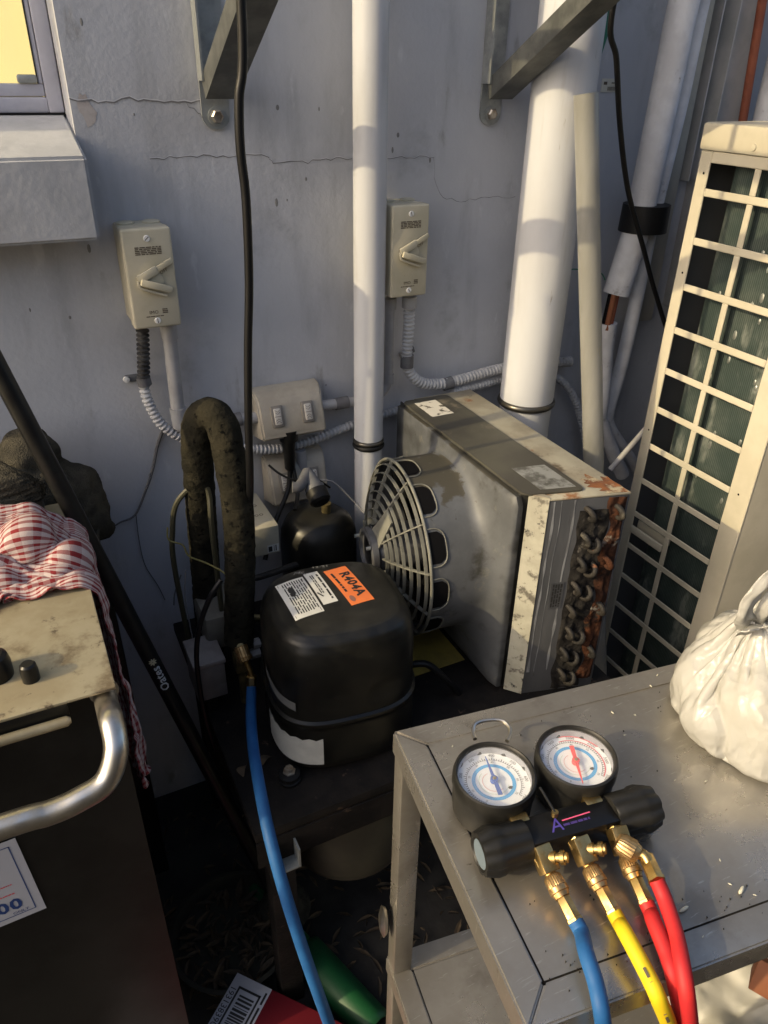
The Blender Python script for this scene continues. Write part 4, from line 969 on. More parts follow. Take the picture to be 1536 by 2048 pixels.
# stickers on the dome
def dome_pt(px, py): return onZ(px, py, .766)
so = [dome_pt(*q) for q in ((645, 1143), (690, 1132), (754, 1198), (700, 1218))]
oc = sum(so, V((0, 0, 0)))/4; od = ((so[2]-so[1])+(so[3]-so[0])).normalized(); oang = math.atan2(od.y, od.x); olen = (so[2]-so[1]).length; owid = (so[1]-so[0]).length
s1 = decal('refrigerant_sticker', [grid2d(-olen/2, -owid/2, olen/2, owid/2, 12, 6)], drape(oc, oang, .0006), M_oran, comp, 30)
decal('sticker_print', [shift2d(text2d('R404A', owid*.58, bold=.035), 0.0, owid*.17)]+[shift2d(g_, -olen*.1, -owid*.30) for g_ in scribble(1, olen*.55, owid*.14, random.Random(2))], drape(oc, oang, .0010), M_ink, s1)
el = [(.0075*math.cos(2*PI*k/20)+olen*.36, .004*math.sin(2*PI*k/20)-owid*.28) for k in range(20)]
decal('sticker_oval', [(el, [tuple(range(20))])], drape(oc, oang, .0010), mat('oval_grey', (.25, .12, .09), rough=.6), s1)
sw = [dome_pt(*q) for q in ((552, 1172), (602, 1152), (644, 1222), (596, 1243))]
wc = sum(sw, V((0, 0, 0)))/4; wd_ = ((sw[2]-sw[1])+(sw[3]-sw[0])).normalized(); wang = math.atan2(wd_.y, wd_.x); wl = (sw[2]-sw[1]).length; ww = (sw[1]-sw[0]).length
s2_ = decal('rating_sticker', [grid2d(-wl/2, -ww/2, wl/2, ww/2, 12, 6)], drape(wc, wang, .0006), M_label, comp, 30)
rr = random.Random(21)
decal('rating_print', [shift2d(q, -.002, .002) for q in scribble(9, wl*.85, ww*.78, rr, .55)]+[rect2d(-wl*.47, -ww*.44, wl*.47, -ww*.425), rect2d(-wl*.47, ww*.425, wl*.47, ww*.44), rect2d(-wl*.30, -ww*.20, -wl*.05, -ww*.05)], drape(wc, wang, .0010), M_ink, s2_)
s3 = [dome_pt(*q) for q in ((606, 1150), (633, 1142), (677, 1204), (648, 1217))]
tc_ = sum(s3, V((0, 0, 0)))/4; td = ((s3[2]-s3[1])+(s3[3]-s3[0])).normalized(); tang = math.atan2(td.y, td.x); tl = (s3[2]-s3[1]).length; tw = (s3[1]-s3[0]).length
s3_ = decal('model_sticker', [grid2d(-tl/2, -tw/2, tl/2, tw/2, 12, 4)], drape(tc_, tang, .0007), M_label, comp, 30)
decal('model_print', [shift2d(g_, 0, tw*.28) for g_ in scribble(1, tl*.8, tw*.2, random.Random(14))]+[shift2d(q, -tl*.1, -tw*.12) for q in scribble(2, tl*.6, tw*.28, rr, .5)]+[shift2d(rect2d(-.007, -.0012, .007, .0012), tl*.22, -tw*.30, .4)], drape(tc_, tang, .0011), M_ink, s3_)
ch = dome_pt(640, 1135)
decal('chalk_date', [text2d('12-21', .012)], drape(dome_pt(640, 1131), -.25, .0008), M_chalk, comp)
decal('chalk_scrawl', [text2d('Mc', .014, shear=.3), shift2d(text2d('w', .010), .010, -.006)], drape(dome_pt(596, 1145), -.3, .0008), M_chalk, comp)
# side papers
def side_pt(a, z_, e):
    s_ = 1.0 if z_ < .61 else .985
    r = supr(a)*s_; lx, ly = (r*KA+e)*math.cos(a), (r*KB+e)*math.sin(a); c_, s2 = math.cos(KR), math.sin(KR)
    return V((KX+lx*c_-ly*s2, KY+lx*s2+ly*c_, z_))
mb = MB(); vs = []; aA, aB = PI*1.05, PI*1.36
for i in range(13):
    a = aA+(aB-aA)*i/12
    vs += [side_pt(a, .530, .0012), side_pt(a, .585-.004*(i % 2), .0012)]
mb.add(vs, [(2*i, 2*i+2, 2*i+3, 2*i+1) for i in range(12)]).build('side_sticker', M_label, comp, 30)
mb = MB(); vs = []
for i in range(9):
    a = PI*1.02+(PI*.24)*i/8; vs += [side_pt(a, .648-.0015*i, .0012), side_pt(a, .664-.0015*i, .0012)]
mb.add(vs, [(2*i, 2*i+2, 2*i+3, 2*i+1) for i in range(8)]).build('side_sticker', mat('dull_sticker', (.16, .16, .155), rough=.6), comp, 30)
# mounting bolts
for q in (onZ(578, 1537, .53), onZ(590, 1400, .53), onZ(800, 1440, .53)):
    bo = MB().lathe([(.017, 0), (.018, .006), (.013, .008), (.017, .010), (.017, .016), (.010, .018), (0, .018)], Matrix.Translation((q.x, q.y, .505)), 20).build('rubber_mount', M_rubber, cu)
    MB().lathe([(.010, .018), (.010, .020), (.0065, .0202), (.0065, .027), (0, .0272)], Matrix.Translation((q.x, q.y, .505)), 6).build('mount_bolt', M_steel, bo)
for q, an in ((onZ(535, 1525, .505), .5), (onZ(490, 1545, .505), 1.1)):
    mb = MB(); L_ = .022; pts = [V((L_*(i/6-.5), .006*math.sin(PI*i/6), .002+.004*math.sin(PI*i/6))) for i in range(7)]; vs = []
    for i, p_ in enumerate(pts): h_ = .007*math.sin(PI*(i+.3)/6.6); vs += [p_+V((0, -h_, .002)), p_+V((0, h_, 0))]
    Mx = Matrix.Translation((q.x, q.y, .506)) @ Matrix.Rotation(an, 4, 'Z')
    mb.add(vs, [(2*i, 2*i+2, 2*i+3, 2*i+1) for i in range(6)], Mx)
    tag(mb.build('dry_leaf', M_leaf, None, 60), 'curled dry leaf on the base plate, %s' % ('beside the round rubber mount' if an < 1 else 'left of the blue hose'), 'leaf')

# black receiver dome behind, with valve and cap
DX, DY = .428, -.122
rc = MB().lathe([(.072, .5055), (.072, .675), (.070, .702), (.061, .722), (.046, .735), (.024, .742), (0, .743)], Matrix.Translation((DX, DY, 0)), 48).build('receiver_dome', M_comp, cu, 50)
v0 = V((DX+.012, DY-.010, .735)); v1 = v0+V((0, -.004, .026))
vb = MB().cyl(v0-V((0, 0, .02)), v1, .009, 12).build('receiver_valve', M_brassold, cu)
a = onY(622, 960, v1.y); b = onY(640, 1000, v1.y-.035)
MB().tube([a-(b-a)*.5, a, a.lerp(b, .35), a.lerp(b, .36), b], [.009, .013, .015, .018, .0175], 18).build('valve_body', M_saddle, vb)
MB().tube([a.lerp(b, .55), a.lerp(b, 1.05), a.lerp(b, 1.15)], [.0200, .0195, .015], 18).build('valve_cap', M_rubber, vb)
MB().tube(crv([onY(585, 975, -.15), onY(600, 972, -.15), a-(b-a)*.4], 5), .010, 12).build('valve_inlet', M_saddle, vb)
MB().tube(crv([onY(640, 960, -.1), onY(668, 965, -.1), onY(700, 995, -.1), onY(730, 1030, -.12), onY(760, 1090, -.2)], 6), .0013, 6).build('capillary', M_grey, cu)
MB().tube(crv([onY(537, 930, -.1), onY(560, 948, -.11), onY(590, 960, -.12), onY(630, 958, -.12), onY(660, 975, -.12)], 6), .0022, 6).build('thin_cable', M_cable, cu)

# control boxes on the unit
MB().box((.285, -.152, .690), (.342, -.022, .748), 0.003).build('pressure_control', M_cream, cu)
pc = flat((.330, -.152, .702), (1, 0, 0), (0, 0, 1))
o = decal('control_label', [rect2d(-.012, -.008, .010, .008)], pc, M_label, cu)
decal('control_print', [rect2d(-.010, -.006, -.003, .005), rect2d(0, -.006, .001, .006), rect2d(.003, -.006, .005, .006)], flat((.330, -.1524, .702), (1, 0, 0), (0, 0, 1)), M_ink, o)
decal('control_screws', [shift2d(text2d('oo', .018), -.004, .036), shift2d(text2d('oo', .016), -.002, .0)], flat((.322, -.105, .748), (1, 0, 0), (0, 1, 0)), M_print, cu)
MB().box((.172, -.262, .600), (.250, -.165, .668), 0.008).build('dual_switch', mat('olive_grey_case', (.15, .145, .12), (.11, .105, .09), 20, rough=.6), cu)
MB().box((.226, -.2632, .640), (.238, -.2622, .655), 0).build('switch_label', M_label, cu)
gb = MB().box((.137, -.312, .545), (.186, -.243, .622), 0.002).build('switch_box', mat('switch_box_grey', (.17, .155, .15), (.13, .12, .115), 25, rough=.5), cu)
MB().box((.135, -.314, .615), (.188, -.241, .6235), 0.0015).build('switch_box_lid', mat('lid_grey', (.24, .22, .21), (.19, .17, .165), 25, rough=.5), cu)
MB().box((.152, -.3, .505), (.170, -.255, .5445), 0).build('switch_box_post', M_base, cu)
# pipes on the base in the dark
for k, (pts, r, mt_) in enumerate((
    ([(.20, -.20, .505), (.20, -.20, .58), (.26, -.20, .60), (.32, -.22, .58), (.38, -.28, .60)], .007, M_brassold),
    ([(.25, -.12, .505), (.25, -.13, .64), (.29, -.17, .66), (.37, -.16, .66)], .006, M_bend),
    ([(.55, -.10, .505), (.56, -.12, .58), (.60, -.16, .60), (.635, -.17, .60)], .006, M_bend),
    ([(.455, -.40, .57), (.50, -.42, .58), (.53, -.44, .55), (.56, -.44, .505)], .006, M_cable))):
    MB().tube(crv([V(p_) for p_ in pts], 8), r, 10).build('pipework', mt_, cu)

# insulated suction line: the thick black arch
fo = thing('insulated_line', 'thick cracked black foam insulated pipe arching beside the compressor', 'pipe', (.2, -.24, .5))
pts = [V((.190, -.175, .505)), onY(405, 1060, -.19), onY(397, 950, -.20), onY(394, 875, -.21), onY(402, 838, -.22), onY(424, 828, -.235), onY(446, 855, -.25), onY(460, 920, -.26), onY(474, 1000, -.268), onY(480, 1100, -.278), onY(479, 1200, -.288), onY(478, 1285, -.296)]
pp = resample(crv(pts, 12), .004); mb = MB(); seg = 28
mb.tube(pp, .0240, seg)
cen = [p_ for p_ in pp for _ in range(seg)]
for i, c_ in enumerate(cen):
    q = V(mb.v[i]); n3 = (q-c_).normalized()
    f_ = noise.noise(q*60)*.0012+noise.noise(q*180)*.0006
    cr = abs(noise.noise(q*V((55, 55, 95))))
    if cr < .06: f_ -= .0020*(1-cr/.06)
    mb.v[i] = tuple(q+n3*f_)
mb.build('foam', M_foam, fo, 60)
MB().tube([pp[-1]+V((0, 0, .02)), pp[-1]-V((0, 0.002, .03))], .011, 14).build('copper_stub', M_brassold, fo)
sv = pp[-1]-V((0, .004, .035))
MB().box((sv.x-.013, sv.y-.013, sv.z-.022), (sv.x+.013, sv.y+.013, sv.z+.022), .004).build('service_valve', M_brassold, fo)
MB().cyl(sv+V((.013, 0, .004)), sv+V((.032, .0, .004)), .009, 6).build('valve_nut', M_grey, fo)
MB().cyl(sv+V((.022, .002, .022)), sv+V((.034, .002, .022)), .0085, 6).build('valve_nut', M_grey, fo)
MB().cyl(sv-V((0, 0, .022)), V((sv.x, sv.y, .506)), .008, 10).build('stub_leg', M_brassold, fo)

# wires looping at the left of the unit
def wire(pts, r, mt_, label, nm='wire', cat='wire'):
    tag(MB().tube(crv(pts, 8), r, 8).build(nm, mt_), label, cat)
wire([V((.155, -.20, .505)), onY(350, 1140, -.20), onY(345, 1060, -.20), onY(352, 1010, -.20), onY(378, 978, -.205), onY(405, 970, -.215), onY(418, 990, -.222), onY(424, 1060, -.236), V((.205, -.245, .668))], .0045, mat('olive_tube', (.05, .048, .028), rough=.5), 'olive thin tube looping left of the foam pipe', 'looped_tube', 'tube')
wire([onY(335, 1055, -.215), onY(338, 1080, -.22), onY(365, 1090, -.225), onY(378, 1112, -.23), onY(410, 1125, -.24), onY(440, 1140, -.262), onY(452, 1150, -.272)], .0014, M_ywire, 'thin yellow green wire beside the foam pipe')
wire([onY(442, 1160, -.312), onY(420, 1195, -.318), onY(400, 1250, -.320), onY(393, 1310, -.320), onY(400, 1380, -.320), onY(412, 1440, -.32), onY(430, 1500, -.31)], .0042, M_cable, 'black flex curving over the small grey switch box', 'black_flex', 'cable')
wire([onY(372, 1140, -.27), onY(370, 1190, -.275), onY(378, 1240, -.28), onY(385, 1276, -.28)], .0011, M_vine, 'thin grey wire dropping onto the switch box lid')
wire([onY(362, 1150, -.2), onY(350, 1185, -.2), onY(348, 1210, -.2)], .0012, M_vine, 'short grey wire end hanging left of the unit')

# ================================================================== FRYER AT THE LEFT
fy = thing('stainless_cabinet', 'greasy stainless kitchen cabinet with tube handle at the left', 'cabinet', (-.3, -.48, 0))
FX, FY0, FY1, FZ = .012, -.622, -.200, .900
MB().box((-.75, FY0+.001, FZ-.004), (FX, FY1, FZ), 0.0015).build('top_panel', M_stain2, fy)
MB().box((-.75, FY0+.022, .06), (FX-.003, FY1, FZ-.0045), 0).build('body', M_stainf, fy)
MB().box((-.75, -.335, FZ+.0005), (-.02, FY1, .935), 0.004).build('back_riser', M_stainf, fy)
lx1 = -.036
MB().box((-.75, FY0+.0035, FZ-.022), (lx1, FY0+.0215, FZ-.0045), .001).build('front_rail', M_stainf, fy)
MB().tube([(-.75, FY0-.001, FZ-.024), (lx1-.004, FY0-.001, FZ-.024), (lx1, FY0-.001, FZ-.024)], [.0055, .0055, .003], 12).build('drip_lip', M_stain2, fy, 50)
hp = [V((.000, FY0+.02, .882)), V((.000, FY0-.012, .884)), onY(222, 1440, -.665), onY(232, 1500, -.690), onY(212, 1562, -.702), onY(160, 1598, -.706), onY(100, 1625, -.706), onY(0, 1655, -.706), V((-.30, -.706, .848)), V((-.66, -.706, .848)), V((-.715, -.701, .866)), V((-.735, -.668, .884)), V((-.735, FY0+.02, .884))]
MB().tube(crv(hp, 8), .0118, 20).build('handle', M_chrome, fy, 60)
MB().lathe([(.015, 0), (.015, .003), (.0122, .0035), (0, .0036)], Matrix.Translation((0, FY0+.021, .882)) @ Matrix.Rotation(PI/2, 4, 'X'), 20).build('handle_collar', M_chrome, fy)
kp = onZ(63, 1358, FZ)
kb = MB().lathe([(.0088, 0), (.0090, .012), (.008, .019), (.006, .021), (0, .0212)], Matrix.Translation((kp.x, kp.y, FZ)), 20).build('knob', M_black, fy)
kp = onZ(-6, 1352, FZ); MB().lathe([(.0165, 0), (.017, .016), (.015, .026), (.011, .029), (0, .0292)], Matrix.Translation((kp.x, kp.y, FZ)), 24).build('knob', M_black, fy)
for x in (-.7, -.03):
    for y in (-.58, -.24): MB().cyl((x, y, 0), (x, y, .0605), .015, 12).build('foot', M_rubber, fy)
# card on the front
c0, c1 = onY(30, 1675, FY0+.0205), onY(93, 1815, FY0+.0205)
Wv = (c0-c1).normalized(); Uv = V((Wv.z, 0, -Wv.x)); Hh = (c0-c1).length
cardM = lambda e: flat(c1, Uv, Wv, e)
card = decal('notice', [rect2d(-.24, 0, 0, Hh)], cardM(.0006), M_whitecard, None); tag(card, 'white notice with blue border stuck on the cabinet front', 'notice')
decal('notice_border', [rect2d(-.23, .009, -.009, .0102), rect2d(-.0102, .009, -.009, Hh-.009), rect2d(-.23, Hh-.0102, -.009, Hh-.009)], cardM(.0010), M_navy, card)
decal('notice_print', [shift2d(text2d('00', .026, 'RIGHT', bold=.03), -.020, .028), shift2d(text2d('ONLY', .0065, 'RIGHT'), -.016, .0135)], cardM(.0010), M_navy, card)
decal('notice_red_print', [shift2d(g_, -.034, .048) for g_ in scribble(1, .022, .003, random.Random(1))]+[shift2d(g_, -.030, .064) for g_ in scribble(1, .016, .0026, random.Random(2))], cardM(.0010), M_dred, card)

# mop handle
m1 = onY(0, 745, -.235); m2 = onY(345, 1400, -.310); md = (m2-m1).normalized(); m3 = m1+md*((m1.z-.03)/-md.z)
mop = thing('mop', 'black mop handle with white lettering leaning behind the cabinet', 'mop', tuple(m3))
MR_ = .0128
MB().cyl(m1-md*.55, m3, MR_, 24).build('handle', M_black, mop)
MB().lathe([(.05, 0), (.06, .02), (.03, .05), (.015, .07), (0, .071)], Matrix.Translation((m3.x, m3.y, 0)), 16).build('mop_head', M_towel, mop)
tocam = (CAM-(m2-md*.05)); tocam = (tocam-md*tocam.dot(md)).normalized(); side = md.cross(tocam)
def wrap(O):
    def f(u, v):
        a = v/MR_; return O+(-md)*u+(tocam*math.cos(a)-side*math.sin(a)*-1)*(MR_+.0004)
    return f
oc_ = onY(322, 1350, -.306); oc_ = m1+md*((oc_-m1).dot(md))
decal('brand_print', [text2d('Oates', .0185, bold=.02)], wrap(oc_), mat('handle_print', (.55, .60, .62), rough=.5), mop)
pet = []
for k in range(8):
    a = 2*PI*k/8; e_ = [(.0035+.003*math.cos(t)-.0, .0013*math.sin(t)) for t in [2*PI*j/8 for j in range(8)]]
    pet.append(shift2d((e_, [tuple(range(8))]), .034, 0, a) if False else ([(math.cos(a)*u-math.sin(a)*v+.034, math.sin(a)*u+math.cos(a)*v) for u, v in e_], [tuple(range(8))]))
decal('flower_logo', pet, wrap(oc_), mat('logo_straw', (.50, .46, .30), rough=.5), mop)

# ------------------------------------------------------------------ draped cloth (small position-based solver)
def drape_cloth(nx, ny, sx, sy, start, boxes, steps=260, seed=1, fric=.95, rnd_amp=.004, balls=()):
    rng = np.random.RandomState(seed)
    u, v = np.meshgrid(np.linspace(0, sx, nx), np.linspace(0, sy, ny), indexing='ij')
    P = start(u, v, rng).reshape(-1, 3).astype(float); P += rng.randn(*P.shape)*rnd_amp*.2; Q = P.copy()
    idx = np.arange(nx*ny).reshape(nx, ny)
    E = []
    for a, b in ((idx[:-1, :], idx[1:, :]), (idx[:, :-1], idx[:, 1:]), (idx[:-1, :-1], idx[1:, 1:]), (idx[1:, :-1], idx[:-1, 1:]), (idx[:-2, :], idx[2:, :]), (idx[:, :-2], idx[:, 2:])):
        E.append(np.stack([a.ravel(), b.ravel()], 1))
    nb = len(E[4])+len(E[5]); E = np.concatenate(E); UV = np.stack([u.ravel(), v.ravel()], 1)
    L = np.linalg.norm(UV[E[:, 0]]-UV[E[:, 1]], axis=1); K = np.full(len(E), .5); K[-nb:] = .05
    cnt = np.bincount(E.ravel(), minlength=nx*ny).astype(float)[:, None]
    dt = .008; th = .004
    for s in range(steps):
        vel = (P-Q)*.96; Q = P.copy(); P = P+vel; P[:, 2] -= 9.8*dt*dt
        for it in range(26):
            d = P[E[:, 1]]-P[E[:, 0]]; l = np.linalg.norm(d, axis=1)+1e-9
            c = (d*((l-L)/l*K)[:, None])
            D = np.zeros_like(P)
            for ax in range(3):
                D[:, ax] = np.bincount(E[:, 0], c[:, ax], nx*ny)-np.bincount(E[:, 1], c[:, ax], nx*ny)
            P += D/cnt*1.9
        for (bc, br) in balls:
            dq = P-np.array(bc); ln = np.linalg.norm(dq, axis=1); ins = ln < br+th
            if ins.any():
                q = np.array(bc)+dq[ins]/ln[ins][:, None]*(br+th); P[ins] = q; Q[ins] = q-(q-Q[ins])*(1-fric)
        for (lo, hi) in boxes:
            lo_, hi_ = np.array(lo)-th, np.array(hi)+th
            ins = np.all((P > lo_) & (P < hi_), axis=1)
            if ins.any():
                q = P[ins]; dl = q-lo_; dh = hi_-q
                dl[:, 2] = 9; dh[:, 1] = 9; dl[:, 1] = dl[:, 1]
                al = np.concatenate([dl, dh], 1); k = al.argmin(1); r = np.arange(len(q))
                for ax in range(3):
                    mlo = k == ax; q[mlo, ax] = lo_[ax]; mhi = k == ax+3; q[mhi, ax] = hi_[ax]
                P[ins] = q; Q[ins] = q-(q-Q[ins])*(1-fric)
    mb = MB(); mb.v = [tuple(p) for p in P]; mb.uv = [tuple(x) for x in UV]
    mb.f = [(int(idx[i, j]), int(idx[i+1, j]), int(idx[i+1, j+1]), int(idx[i, j+1])) for i in range(nx-1) for j in range(ny-1)]
    return mb
def crumple(mb, amp, k1, k2, seed):
    me = bpy.data.meshes.new('x'); me.from_pydata(mb.v, [], mb.f); me.update()
    nr = [v.normal.copy() for v in me.vertices]; bpy.data.meshes.remove(me)
    for i, p_ in enumerate(mb.v):
        u, v = mb.uv[i]; q = V((u*k1, v*k2, seed)); w_ = V((u*k2*.5+v*k1*.6, v*k1-u*k2*.3, seed+4))
        f_ = (1-2.2*abs(noise.noise(q+V((noise.noise(w_), noise.noise(w_+V((3, 1, 0))), 0))*1.1)))*amp+(1-2*abs(noise.noise(w_*2.1)))*amp*.4
        mb.v[i] = tuple(V(p_)+nr[i]*f_)
    return mb
def solid_cloth(mb, name, mt_, label, cat, th=.0016, sub=1):
    o = mb.build(name, mt_, None, 180)
    if sub: m_ = o.modifiers.new('s', 'SUBSURF'); m_.levels = sub; m_.render_levels = sub
    m_ = o.modifiers.new('t', 'SOLIDIFY'); m_.thickness = th
    return tag(o, label, cat)
bxs = [((-.75, FY0, .0), (FX, FY1, FZ)), ((-.75, -.335, 0), (-.03, FY1, .935))]
def start_check(u, v, rng):
    x = -.150+.205*(u/.40)+.012*np.sin(v*60+u*18); y = -.425+.15*(v/.30)+.014*np.sin(u*70+1+v*25)
    z = .995+.022*np.sin(u*55+v*30)+.018*np.sin(v*75-u*22+2)+.03*np.exp(-((u-.13)/.06)**2-((v-.12)/.06)**2)
    return np.stack([x, y, z], -1)
mb = drape_cloth(96, 76, .40, .30, start_check, bxs, 170, 3, balls=[((-.045, -.345, .930), .026), ((.000, -.372, .905), .022), ((-.110, -.360, .920), .022), ((-.078, -.385, .900), .018), ((-.020, -.395, .893), .014), ((.016, -.340, .915), .020), ((-.135, -.395, .898), .018)])
crumple(mb, .0080, 9, 42, 2.0); crumple(mb, .0032, 40, 70, 6.0)
solid_cloth(mb, 'check_towel', M_check, 'crumpled red and white checked tea towel on the cabinet', 'towel')
# grey towels bundled behind, on top of the riser
bxs2 = bxs+[((-.75, -.315, .0), (.055, -.10, .965))]
def heap(name, cx, cy, z0, rx, ry, h, label, seed, mt_=M_towel):
    mb = MB(); nu, nv = 90, 40; off = V((seed*3.7, seed*1.3, 0))
    for j in range(nv+1):
        t_ = j/nv; ph = t_*PI/2
        for i in range(nu):
            a = 2*PI*i/nu; r = math.cos(ph)**.55
            q = V((math.cos(a)*r, math.sin(a)*r, math.sin(ph)))
            f_ = 1+.16*noise.noise(q*1.6+off)+.10*(1-abs(noise.noise(V((q.x*2.2, q.y*5, q.z*7))+off))*2.4)*.7
            mb.v.append((cx+q.x*rx*f_, cy+q.y*ry*f_, z0+q.z*h*(f_*.6+.4)))
    for j in range(nv):
        for i in range(nu): mb.f.append((j*nu+i, j*nu+(i+1) % nu, (j+1)*nu+(i+1) % nu, (j+1)*nu+i))
    mb.f.append(tuple(reversed(range(nu))))
    return tag(mb.build(name, mt_, None, 180), label, 'towel')
MBs = MB().box((-.75, -.195, 0), (.045, -.003, .80), .004).build('added_ledge', M_stainf); tag(MBs, 'added dark metal ledge shutting out sun between the cabinet and the wall', 'ledge')  # added below the towels, carried back to the wall to block sun
def start_grey(u, v, rng):
    x = -.26+.285*(u/.56); y = -.195+.13*(v/.34)+.012*np.sin(u*40+v*20); z = 1.02+.02*np.sin(u*36+v*31)+.015*np.sin(v*60)
    return np.stack([x, y, z], -1)
mb = drape_cloth(84, 54, .56, .34, start_grey, [((-.75, -.195, 0), (.045, -.003, .80)), ((-.75, -.003, 0), (1, .2, 2)), bxs[1]], 130, 9,
                 balls=[((-.06, -.11, .87), .055), ((.01, -.10, .85), .045), ((-.15, -.10, .88), .06), ((-.03, -.09, .92), .035)])
crumple(mb, .012, 9, 34, 7.0); crumple(mb, .004, 40, 60, 3.0)
solid_cloth(mb, 'grey_towel', M_towel, 'dark grey towel bundle nearest the wall, behind the mop handle', 'towel', .004)
heap('grey_towel', -.10, -.232, .9355, .085, .026, .042, 'grey terry towel behind the checked towel', 5)

# ================================================================== TROLLEY AND WHAT IS ON IT
TA = -.134; ux = V((math.cos(TA), math.sin(TA), 0)); uy = V((math.sin(TA), -math.cos(TA), 0))
T0 = V((.264, -.754, .85)); TL, TD = .86, .302
MT = Matrix((ux, uy, V((0, 0, 1)))).transposed().to_4x4(); MT.translation = T0; MT[0][2] = MT[1][2] = 0; MT[2][2] = 1
tr = thing('trolley', 'stainless steel trolley with lower shelf holding the gauges', 'trolley', (T0.x+.3, T0.y-.2, 0))
# local axes: x along, y towards the viewer (left-handed mirror handled by flipping y)
MT = Matrix.Translation(T0) @ Matrix.Rotation(TA, 4, 'Z')      # local y points to the wall; use negative y
def tb(name, lo, hi, mt_, bev=.0015, par=tr): return MB().box(lo, hi, bev, MT).build(name, mt_, par)
RW = .028
def shelf(z, name):
    h = .030
    # mitred rim
    def trap(pts, nm):
        n = 4; vs = [(x, y, z) for x, y in pts]+[(x, y, z-h) for x, y in pts]
        mb = MB(); bm = bmesh.new(); me = bpy.data.meshes.new('x'); me.from_pydata([tuple(MT @ V(v_)) for v_ in vs], [], [(0, 1, 2, 3), (7, 6, 5, 4), (0, 4, 5, 1), (1, 5, 6, 2), (2, 6, 7, 3), (3, 7, 4, 0)])
        bm.from_mesh(me); bmesh.ops.recalc_face_normals(bm, faces=bm.faces); bmesh.ops.bevel(bm, geom=list(bm.edges), offset=.0018, segments=2, affect='EDGES')
        mb.v = [tuple(v_.co) for v_ in bm.verts]; mb.f = [tuple(v_.index for v_ in f.verts) for f in bm.faces]; bm.free(); bpy.data.meshes.remove(me)
        mb.build(nm, M_stain, tr, 40)
    g_ = .0004
    trap([(g_, 0), (TL-g_, 0), (TL-RW-g_, -RW), (RW+g_, -RW)], name+'_rim'); trap([(g_, -TD), (TL-g_, -TD), (TL-RW-g_, -TD+RW), (RW+g_, -TD+RW)], name+'_rim')
    trap([(0, -g_), (RW, -RW-g_), (RW, -TD+RW+g_), (0, -TD+g_)], name+'_rim'); trap([(TL, -g_), (TL-RW, -RW-g_), (TL-RW, -TD+RW+g_), (TL, -TD+g_)], name+'_rim')
    g2 = .0011
    mb = MB(); nx_, ny_ = 40, 16; vs = []
    for j in range(ny_+1):
        for i in range(nx_+1):
            x = RW+g2+(TL-2*RW-2*g2)*i/nx_; y = -RW-g2-(TD-2*RW-2*g2)*j/ny_
            e = min(i, nx_-i, j, ny_-j); vs.append(MT @ V((x, y, z-.0006+.0012*noise.noise(V((x*7, y*7, z*3)))*min(1, e/3))))
    mb.add(vs, [(j*(nx_+1)+i, (j+1)*(nx_+1)+i, (j+1)*(nx_+1)+i+1, j*(nx_+1)+i+1) for j in range(ny_) for i in range(nx_)])
    mb.build(name, M_stain, tr, 60)
    tb(name+'_groove', (RW-.003, -TD+RW-.003, z-.012), (TL-RW+.003, -RW+.003, z-.006), M_groove, 0)
shelf(0, 'top'); shelf(-.423, 'lower_shelf')
for x in (.002, TL-.027):
    for y in (-.027, -TD+.002):
        tb('leg', (x, y, -.85), (x+.025, y+.025, -.453), M_stain, .002); tb('leg', (x, y, -.4228), (x+.025, y+.025, -.0303), M_stain, .002)
o = MB().lathe([(.001, 0), (.012, .002), (.014, .006), (.009, .009), (0, .010)], MT @ Matrix.Translation((-.004, -.012, -.32)) @ Matrix.Rotation(-PI/2, 4, 'Y') @ Matrix.Diagonal((2.2, .8, 1, 1)), 20).build('chrome_clip', M_chrome, tr)

